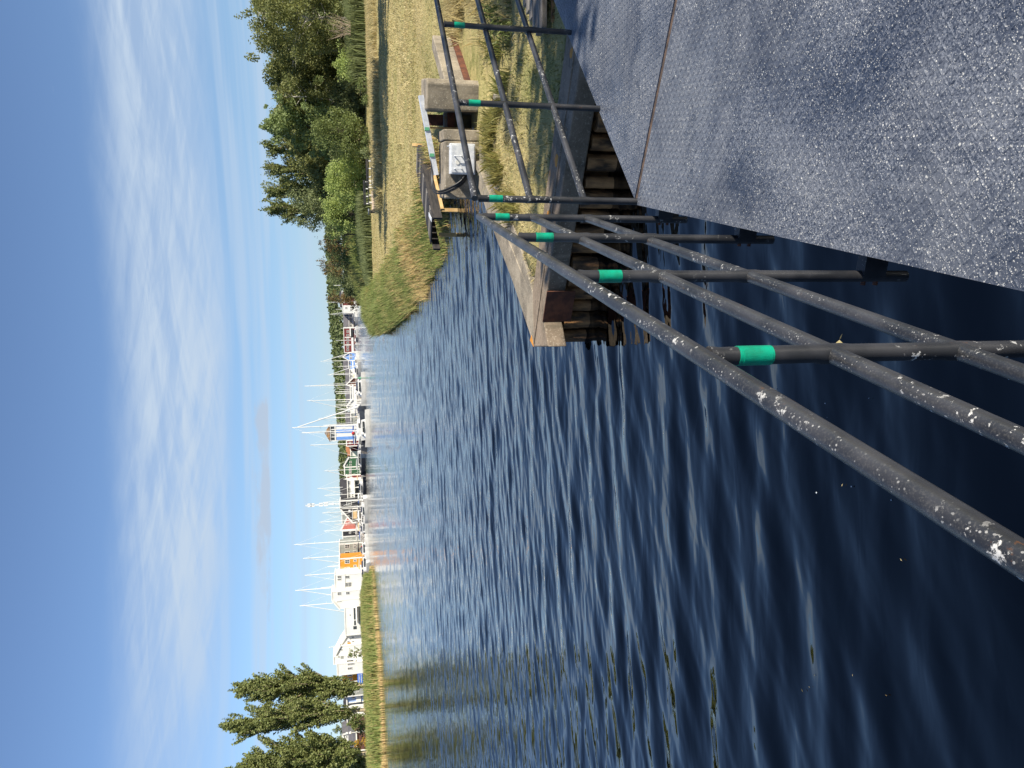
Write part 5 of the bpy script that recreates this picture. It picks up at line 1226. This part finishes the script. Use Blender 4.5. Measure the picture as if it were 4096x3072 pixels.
def sailboat(label, ym, xt, xw, L=8.5, head=90, stay=0, spread=1, furl=.10, hull='gel', cover='sailcloth', mr=.11, group='sailing boats moored in the harbour', lean=None, dx=0):
    P = at(xw, ym, 0); zt = atd(xt, ym, P[1])[2]
    t = thing('sailboat', label, 'sailboat', (P[0] + dx, P[1], 0), R(head), group)
    mb = MB(); dk_ = hull_mesh(mb, L, L * .32, L * .105)
    b = lambda m_, nm, mt, sm=False: m_.build(nm, M[mt], t, sm, world=False)
    b(mb, 'hull', hull, True); b(dk_, 'deck', 'gel')
    m_ = MB(); taper_box(m_, -.12 * L, .22 * L, L * .095, L * .06, L * .095, L * .165); cb = b(m_, 'cabin', 'gel')
    m_ = MB()
    for s in (-1, 1): MB().box(-.06 * L, .10 * L, s * L * .090 - .014, s * L * .090 + .014, L * .112, L * .148).build('window', M['glass'], cb, world=False)
    m_ = MB(); m_.tube([(.08 * L, 0, L * .1), (.08 * L, 0, zt)], [mr, mr * .8], 7); mm = b(m_, 'mast', 'mast', True)
    for k in range(spread):
        z = zt * (.62 if spread == 1 else (.42, .72)[k])
        m_ = MB(); m_.tube([(.06 * L, -L * .085, z), (.08 * L, 0, z + .06), (.06 * L, L * .085, z)], .03, 5); m_.build('spreader', M['mast'], mm, world=False)
    m_ = MB(); m_.tube([(.08 * L, 0, L * .23), (-.34 * L, 0, L * .235)], .06, 6); b(m_, 'boom', 'mast')
    m_ = MB(); m_.tube([(.07 * L, 0, L * .25), (-.1 * L, 0, L * .262), (-.32 * L, 0, L * .25)], [.20, .19, .10], 7); b(m_, 'sail_cover', cover, True)
    m_ = MB(); m_.tube([(.485 * L, 0, L * .13), (.085 * L, 0, zt * (.97 if furl < .1 else .93))], [furl, furl * .55], 6); b(m_, 'furled_headsail' if furl >= .08 else 'forestay', 'sailcloth' if furl >= .08 else 'mast', True)
    m_ = MB(); m_.tube([(-.48 * L, 0, L * .1), (.075 * L, 0, zt * .99)], .022, 4); b(m_, 'backstay', 'mast')
    m_ = MB()
    for s in (-1, 1):
        pts = [(-.46 * L, s * L * .11, L * .105), (-.2 * L, s * L * .15, L * .105), (.1 * L, s * L * .155, L * .105), (.34 * L, s * L * .09, L * .12), (.47 * L, 0, L * .13)]
        up = [(x, y, z + .6) for x, y, z in pts]; m_.tube(up, .018, 4)
        for q, u in zip(pts, up): m_.tube([q, u], .018, 4)
    b(m_, 'guard_rail', 'mast')
    return t

# mast place in the photograph: y, top x, waterline x, length, heading, furled sail radius ...
SB = [
 (1142, 1333, 1426, 7.5, 70, 0, .04, 'short masted sailboat almost hidden behind the hedge at the right'),
 (1209, 1304, 1427, 9, 80, 1, .04, 'sailboat whose thin mast stands before the red house behind the birch'),
 (1236, 1342, 1426, 7, 95, 1, .04, 'small sailboat in front of the plain white house'),
 (1258, 1320, 1427, 9, 60, 1, .16, 'sailboat with a thick white mast left of the plain white house'),
 (1312, 1363, 1429, 7, 85, 1, .04, 'small sailboat at the right corner of the dark red row'),
 (1360, 1343, 1430, 8.5, 92, 1, .05, 'sailboat with a grey mast before the middle of the dark red row'),
 (1449, 1282, 1436, 11, 20, 1, .17, 'big sailboat with white furled sail leaning right in front of the blue gable'),
 (1427, 1351, 1434, 7.5, 80, 1, .05, 'small sailboat behind the blue gable mast at its right'),
 (1441, 1344, 1433, 8, 95, 1, .05, 'sailboat close right of the big one at the blue gable'),
 (1464, 1351, 1437, 8, 80, 1, .05, 'sailboat in front of the low blue house with grey roof'),
 (1495, 1333, 1440, 8, 75, 1, .05, 'sailboat with pale mast between the blue house and the brown gable'),
 (1503, 1310, 1440, 10, 30, 1, .15, 'sailboat with furled sail leaning right beside the brown gable'),
 (1540, 1217, 1446, 12, 75, 2, .10, 'very tall masted sailboat behind the white motor yacht'),
 (1556, 1356, 1444, 7.5, 95, 1, .05, 'small sailboat just left of the very tall mast'),
 (1565, 1339, 1445, 8, 85, 1, .05, 'sailboat with a yellowish mast right of the dark sail cover'),
 (1572, 1345, 1447, 8, 80, 1, .05, 'sailboat with a dark canopy by the pavilion'),
 (1586, 1227, 1448, 12, 160, 1, .13, 'tall sailboat with purple bundled sail right of the white pavilion'),
 (1604, 1352, 1447, 8, 95, 1, .05, 'small sailboat whose mast ends below the tree line at the pavilion'),
 (1615, 1344, 1450, 8.5, 85, 1, .05, 'sailboat whose mast stands before the right half of the pavilion'),
 (1621, 1334, 1450, 8.5, 90, 1, .05, 'sailboat whose mast stands before the peak of the pavilion'),
 (1634, 1349, 1450, 8, 100, 1, .05, 'sailboat before the left half of the pavilion'),
 (1654, 1342, 1452, 9, 80, 1, .05, 'sailboat directly left of the pavilion'),
 (1660, 1273, 1452, 10, 150, 1, .04, 'sailboat with a bright tall mast between pavilion and tower'),
 (1666, 1336, 1453, 9, 95, 1, .06, 'sailboat right of the tower with a thin slanting stay'),
 (1697, 1293, 1460, 9, 85, 1, .08, 'sailboat with pale blue sail cover right of the tower'),
 (1714, 1168, 1462, 13, 20, 1, .20, 'largest sailboat, its thick furled sail leaning right of the tower top'),
 (1724, 1206, 1463, 12, 80, 1, .06, 'sailboat with a white mast right in front of the tower'),
 (1760, 1240, 1459, 11, 170, 1, .05, 'sailboat with a stout mast along the left edge of the tower'),
 (1867, 1295, 1458, 10, 160, 1, .14, 'sailboat with furled sail leaning left before the green wing'),
 (1935, 1269, 1460, 10, 165, 1, .12, 'sailboat in front of the black roof, its stay leaning left'),
 (1981, 1298, 1462, 9, 30, 1, .05, 'sailboat whose thin mast rises behind the black roof'),
 (2003, 1291, 1464, 9, 80, 1, .05, 'sailboat whose mast stands close right of the radio mast'),
 (2024, 1303, 1466, 9, 95, 1, .05, 'sailboat with a short mast close left of the radio mast'),
 (2034, 1305, 1466, 9, 150, 1, .05, 'sailboat whose mast stands at the edge of the black gable'),
 (2050, 1289, 1467, 10, 40, 1, .05, 'sailboat with a bright mast before the black gable'),
 (2086, 1277, 1467, 10, 35, 1, .07, 'sailboat whose mast rises above the grey wall behind the gable'),
 (2091, 1337, 1467, 8, 90, 1, .05, 'small sailboat before the brick red roof'),
 (2122, 1296, 1468, 9, 25, 1, .05, 'sailboat whose faint mast stands above the peak of the brick red roof'),
 (2147, 1175, 1468, 13, 165, 2, .05, 'sailboat with the tallest thick white mast, before the low grey houses'),
 (2206, 1211, 1470, 11, 160, 1, .14, 'sailboat with furled sail leaning left in front of the pale grey house'),
 (2257, 1309, 1473, 9, 90, 1, .05, 'sailboat with a short white mast before the ochre house'),
 (2272, 1218, 1474, 11, 162, 1, .07, 'sailboat with a grey mast and dark stay before the ochre house'),
 (2327, 1179, 1476, 12, 165, 2, .13, 'sailboat with a grey mast in front of the big white house'),
 (2338, 1282, 1474, 9, 90, 1, .05, 'sailboat with a short cream mast before the big white house'),
 (2389, 1198, 1476, 12, 168, 1, .16, 'sailboat with a cream mast before the white gable end, leftmost in the harbour'),
 (2569, 1314, 1474, 9, 150, 1, .05, 'sailboat whose pinkish mast shows behind the white house with the door panel'),
]
covers = ['sailcloth', 'bluecloth', 'sailcloth', 'navy', 'sailcloth', 'tan']
for i, (ym, xt, xw, L, hd, sp, fu, lab) in enumerate(SB):
    sailboat(lab, ym, xt, xw, L, hd + random.uniform(-4, 4), 0, sp, fu, cover=covers[i % 6], mr=.125 if xt < 1260 else .10, hull='gel' if i % 5 else 'darkhull')

def motorboat(label, y, xw, L, head, hull='gel', canopy='navy', fly=True):
    P = at(xw, y, 0); L = L * .88; t = thing('motorboat', label, 'motorboat', (P[0], P[1], 0), R(head), 'motor boats in the harbour')
    b = lambda m_, nm, mt, sm=False: m_.build(nm, M[mt], t, sm, world=False)
    mb = MB(); dk_ = hull_mesh(mb, L, L * .33, L * .105, tr=.9); b(mb, 'hull', hull, True); b(dk_, 'deck', 'gel')
    m_ = MB(); taper_box(m_, -.25 * L, .25 * L, L * .125, L * .085, L * .10, L * .21, .05 * L); c = b(m_, 'cabin', 'gel')
    m_ = MB()
    for s in (-1, 1): MB().box(-.18 * L, .12 * L, s * L * .122 - .02, s * L * .122 + .02, L * .13, L * .185).build('window', M['glass'], c, world=False)
    m_.box(.17 * L, .19 * L, -.08 * L, .08 * L, L * .13, L * .185); m_.build('window', M['glass'], c, world=False)
    if fly:
        m_ = MB(); taper_box(m_, -.2 * L, .05 * L, L * .10, L * .08, L * .21, L * .27, .02 * L); b(m_, 'canopy', canopy)
    m_ = MB()
    for s in (-1, 1):
        pts = [(0, s * L * .17, L * .14), (.25 * L, s * L * .13, L * .16), (.46 * L, s * L * .02, L * .18)]
        m_.tube([(x, y_, z + .5) for x, y_, z in pts], .025, 5)
        for q in pts: m_.tube([q, (q[0], q[1], q[2] + .5)], .02, 4)
    b(m_, 'bow_rail', 'mast')
    return t
motorboat('white motor yacht with raised bow lying in front of the boats by the pavilion', 1556, 1460, 9.5, 200)
motorboat('white motorboat with dark square window lying in front of the tower', 1716, 1478, 8.5, 200, fly=False)
motorboat('small white motorboat at the stern of the white motor yacht', 1524, 1455, 5.5, 190, canopy='navy')
motorboat('white motorboat moored in front of the dark red row', 1330, 1429, 7.5, 195)
motorboat('white motorboat moored under the long grey roof at the right', 1275, 1427, 7.5, 175)
motorboat('white motorboat right of the blue gable', 1388, 1431, 8, 185)
motorboat('white motorboat with a broad cabin below the low blue house', 1487, 1441, 9, 170)
motorboat('white motorboat between the white pavilion and the tower', 1650, 1456, 8, 190)
motorboat('long low white boat with a black bottom under the green house', 1835, 1459, 12, 175, hull='darkhull', fly=False)
motorboat('white motorboat moored below the orange tiled roofs', 1795, 1457, 9, 190, canopy='bluecloth')
motorboat('dark hulled launch in front of the black house front', 1955, 1463, 9, 170, hull='darkhull')
motorboat('white motorboat in front of the black gable with the awning', 2045, 1469, 8, 185)
motorboat('white motorboat below the brick red roof', 2105, 1470, 8, 10)
motorboat('white motorboat below the pale grey two storey house', 2190, 1473, 9, 15, canopy='navy')
motorboat('white motorboat with navy cover below the ochre house', 2245, 1476, 9, 10, canopy='navy')
motorboat('leftmost white motorboat, with a navy hood, by the reeds', 2300, 1478, 9, 170, canopy='navy')

# quay edge, pontoon, mooring posts
for (ya, yb, z, lab) in ((1230, 1440, .75, 'pale quay edge below the dark red row at the right'), (1440, 1700, .7, 'pale quay edge behind the boats right of the tower'), (1700, 2000, .7, 'pale pontoon in front of the green and black houses'), (2000, 2320, .6, 'pale pontoon in front of the ochre and grey houses')):
    n_ = 6; mb = MB()
    ys_ = np.linspace(ya, yb, n_ + 1)
    for i in range(n_):
        p = at(wl(ys_[i]) - 1.0, ys_[i], 0); q = at(wl(ys_[i + 1]) - 1.0, ys_[i + 1], 0)
        mb.beam((p[0], p[1], z - .2), (q[0], q[1], z - .2), 1.6, .4)
    mb2 = mb.build('pontoon', M['lightdeck']); tag(mb2, lab, 'pontoon')
    mb = MB()
    for i in range(n_):
        p = at(wl(ys_[i]) - 1.0, ys_[i], 0); q = at(wl(ys_[i + 1]) - 1.0, ys_[i + 1], 0)
        mb.beam((p[0], p[1] + .05, z - .75), (q[0], q[1] + .05, z - .75), 1.5, .69)
    mb.build('float', M['darkhull'], mb2)  # dark beam stands in for the pontoon's underside shadow and dark hull bottoms
for i, y in enumerate((1382, 1415, 1444, 1470, 1605, 1612, 1790, 1906, 2004, 2057, 2110, 2165, 2226, 2286)):
    p = at(wl(y) + 2.0, y, 0)
    tag(MB().tube([(p[0], p[1], -1), (p[0], p[1], 1.9), (p[0], p[1], 2.0)], [.13, .13, .05], 8).build('mooring_post', M['oldwood'], smooth=True), 'pale wooden mooring post standing in the water before the boats', 'post', 'mooring posts in the harbour')
p = at(1461, 1512, 0)
bu = thing('channel_marker', 'small green channel marker beside the white motor yacht', 'marker', (p[0], p[1], 0))
MB().tube([(p[0], p[1], -.5), (p[0], p[1], 1.6)], .09, 8).build('pole', M['green'], bu); MB().tube([(p[0], p[1], 1.0), (p[0], p[1], 1.9)], [.35, .1], 10).build('topmark', M['green'], bu)
p = at(1476, 1733, 0)
tag(MB().ball((p[0], p[1] + 2, 3.2), .38, 10, 7).build('fender_ball', M['redcloth'], smooth=True), 'pink red round fender hanging beside the boat at the tower', 'fender')
for (y, x, lab) in ((2182, 1450, 'red and white flag on the boat before the pale grey house'), (1700, 1445, 'red flag on the motorboat before the tower')):
    p = atd(x, y, wdist(y) - 4); fl_ = thing('flag', lab, 'flag', tuple(p))
    MB().tube([(p[0], p[1], p[2] - 2), (p[0], p[1], p[2] + .5)], .03, 5).build('flagstaff', M['mast'], fl_)
    MB().add([(p[0], p[1], p[2] + .45), (p[0] - .9, p[1] + .1, p[2] + .3), (p[0] - .95, p[1] + .05, p[2] - .35), (p[0], p[1], p[2] - .25)], [(0, 1, 2, 3)]).build('cloth', M['redcloth'], fl_)

# blue banner with two lines of white lettering, too small to read
YB_ = 150; a = atd(1452, 2746, YB_); b = atd(1429, 2695, YB_)
bn = thing('banner', 'bright blue banner with two lines of white lettering on the left bank', 'banner', ((a[0] + b[0]) / 2, YB_, a[2] - 1))
MB().box(a[0], b[0], YB_, YB_ + .06, a[2], b[2]).build('board', M['banner'], bn)
rs = np.random.default_rng(3)
for ln, (zc, x0_, x1_) in enumerate(((.68, .06, .92), (.28, .12, .95))):
    mb = MB(); x = x0_; Wb = b[0] - a[0]; Hb = b[2] - a[2]
    while x < x1_:
        lw = rs.uniform(.018, .034); hh_ = rs.uniform(.11, .17)
        mb.box(a[0] + Wb * x, a[0] + Wb * (x + lw), YB_ - .03, YB_ - .004, a[2] + Hb * (zc - hh_ / 2), a[2] + Hb * (zc + hh_ / 2))
        x += lw + (.012 if rs.uniform() < .8 else .04)
    mb.build('lettering', M['whitepaint'], bn)
for s in (.15, .85):
    x = a[0] + (b[0] - a[0]) * s; MB().box(x - .05, x + .05, YB_ + .07, YB_ + .17, a[2] - 1.8, b[2]).build('post', M['whitepaint'], bn)
# street lamp on the left
YL = 200; p = atd(1395, 2932, YL); la = thing('street_lamp', 'white street lamp with a round head left of the pale blue house', 'lamp', (p[0], YL, 1))
zt = atd(1402, 2932, YL)[2]; MB().tube([(p[0], YL, 0), (p[0], YL, zt)], .07, 6).build('lamp_post', M['whitepaint'], la); MB().ball((p[0], YL, zt), (.32, .32, .36), 10, 6).build('lamp_globe', M['whitepaint'], la, True)

# ------------------------------------------------------------------ benches, log and bin on the lawn
def bench(label, ya, yb, xtop, xseat, xg, Y, m):
    a = atd(xg, yb, Y); b = atd(xg, ya, Y); z0 = ground(a[0], Y)
    k = (3 - z0) / (3 - a[2]); 
    t = thing('bench', label, 'bench', (a[0], Y, z0))
    zb = atd(xtop, (ya + yb) / 2, Y)[2]; zs = atd(xseat, (ya + yb) / 2, Y)[2]
    for i in range(2):
        MB().box(a[0], b[0], Y + .32 + .03 * i, Y + .36 + .03 * i, zb - .10 - .11 * i, zb - .005 - .11 * i).build('back_slat', M[m], t)
    MB().box(a[0], b[0], Y - .12, Y + .28, zs - .045, zs).build('seat', M[m], t)
    W = b[0] - a[0]
    for s in (.06, .35, .66, .94):
        x = a[0] + W * s
        mb = MB(); mb.box(x - .04, x + .04, Y + .37, Y + .44, z0 - .1, zb - .02); mb.box(x - .04, x + .04, Y - .10, Y - .03, z0 - .1, zs - .05); mb.box(x - .04, x + .04, Y - .03, Y + .37, zs - .12, zs - .05); mb.build('frame', M['whitepaint'], t)
bench('long black bench with pale legs, its right end behind a round bush', 632, 741, 1464, 1484, 1501, 62, 'black')
bench('grey black bench with white legs behind the split log', 717, 816, 1453, 1472, 1494, 66, 'black')
p = atd(1484, 768, 63.5); q = atd(1486, 842, 62.5); z0 = ground(p[0], 63)
tag(MB().tube([(p[0], p[1], z0 + .18), (q[0], q[1], z0 + .17)], [.20, .22], 12).build('log', M['twig'], smooth=True), 'pale split tree trunk lying in front of the second bench', 'log')
p = at(1503, 847, .68); z0 = .66
bi = thing('litter_bin', 'dark litter bin with a flared grey hood standing alone on the lawn', 'litter bin', (p[0], p[1], z0))
MB().tube([(p[0], p[1], z0), (p[0], p[1], z0 + .42)], .12, 14).build('body', M['black'], bi, True)
MB().tube([(p[0], p[1], z0 + .42), (p[0], p[1], z0 + .60), (p[0], p[1], z0 + .66)], [.13, .27, .25], 14).build('hood', M['hood'], bi, True)

# ------------------------------------------------------------------ beside the picture: unseen trees, some added, that shade the quay and the lawn
for i, (x, y, h, wd_) in enumerate(((9.8, 1.6, 8.4, 1.8), (12.2, 1.7, 8.8, 2.1), (14.8, 2.9, 9.0, 2.2))):  # trees added out of view to throw shade over quay arm and near grass
    build_tree('alder_tree', 'leafy tree added outside the picture on the right to shade the quay', 'tree', (x, y, .6), h, wd_, 'round', M['birch'], M['bark'], 'trees outside the picture', leaf=.13, n=44, crown0=.12, dens=170, seed=180 + i)
for i, (x, y, h) in enumerate(((25.4, 37.5, 15.5), (27.5, 40.5, 16), (28.5, 44.5, 16), (33, 40, 16))):
    build_tree('alder_tree', 'leafy tree added outside the picture on the right to shade the quay', 'tree', (x, y, .6), h, 2.8, 'round', M['birch'], M['bark'], 'trees outside the picture', leaf=.26, n=34, crown0=.1, dens=62, seed=80 + i)
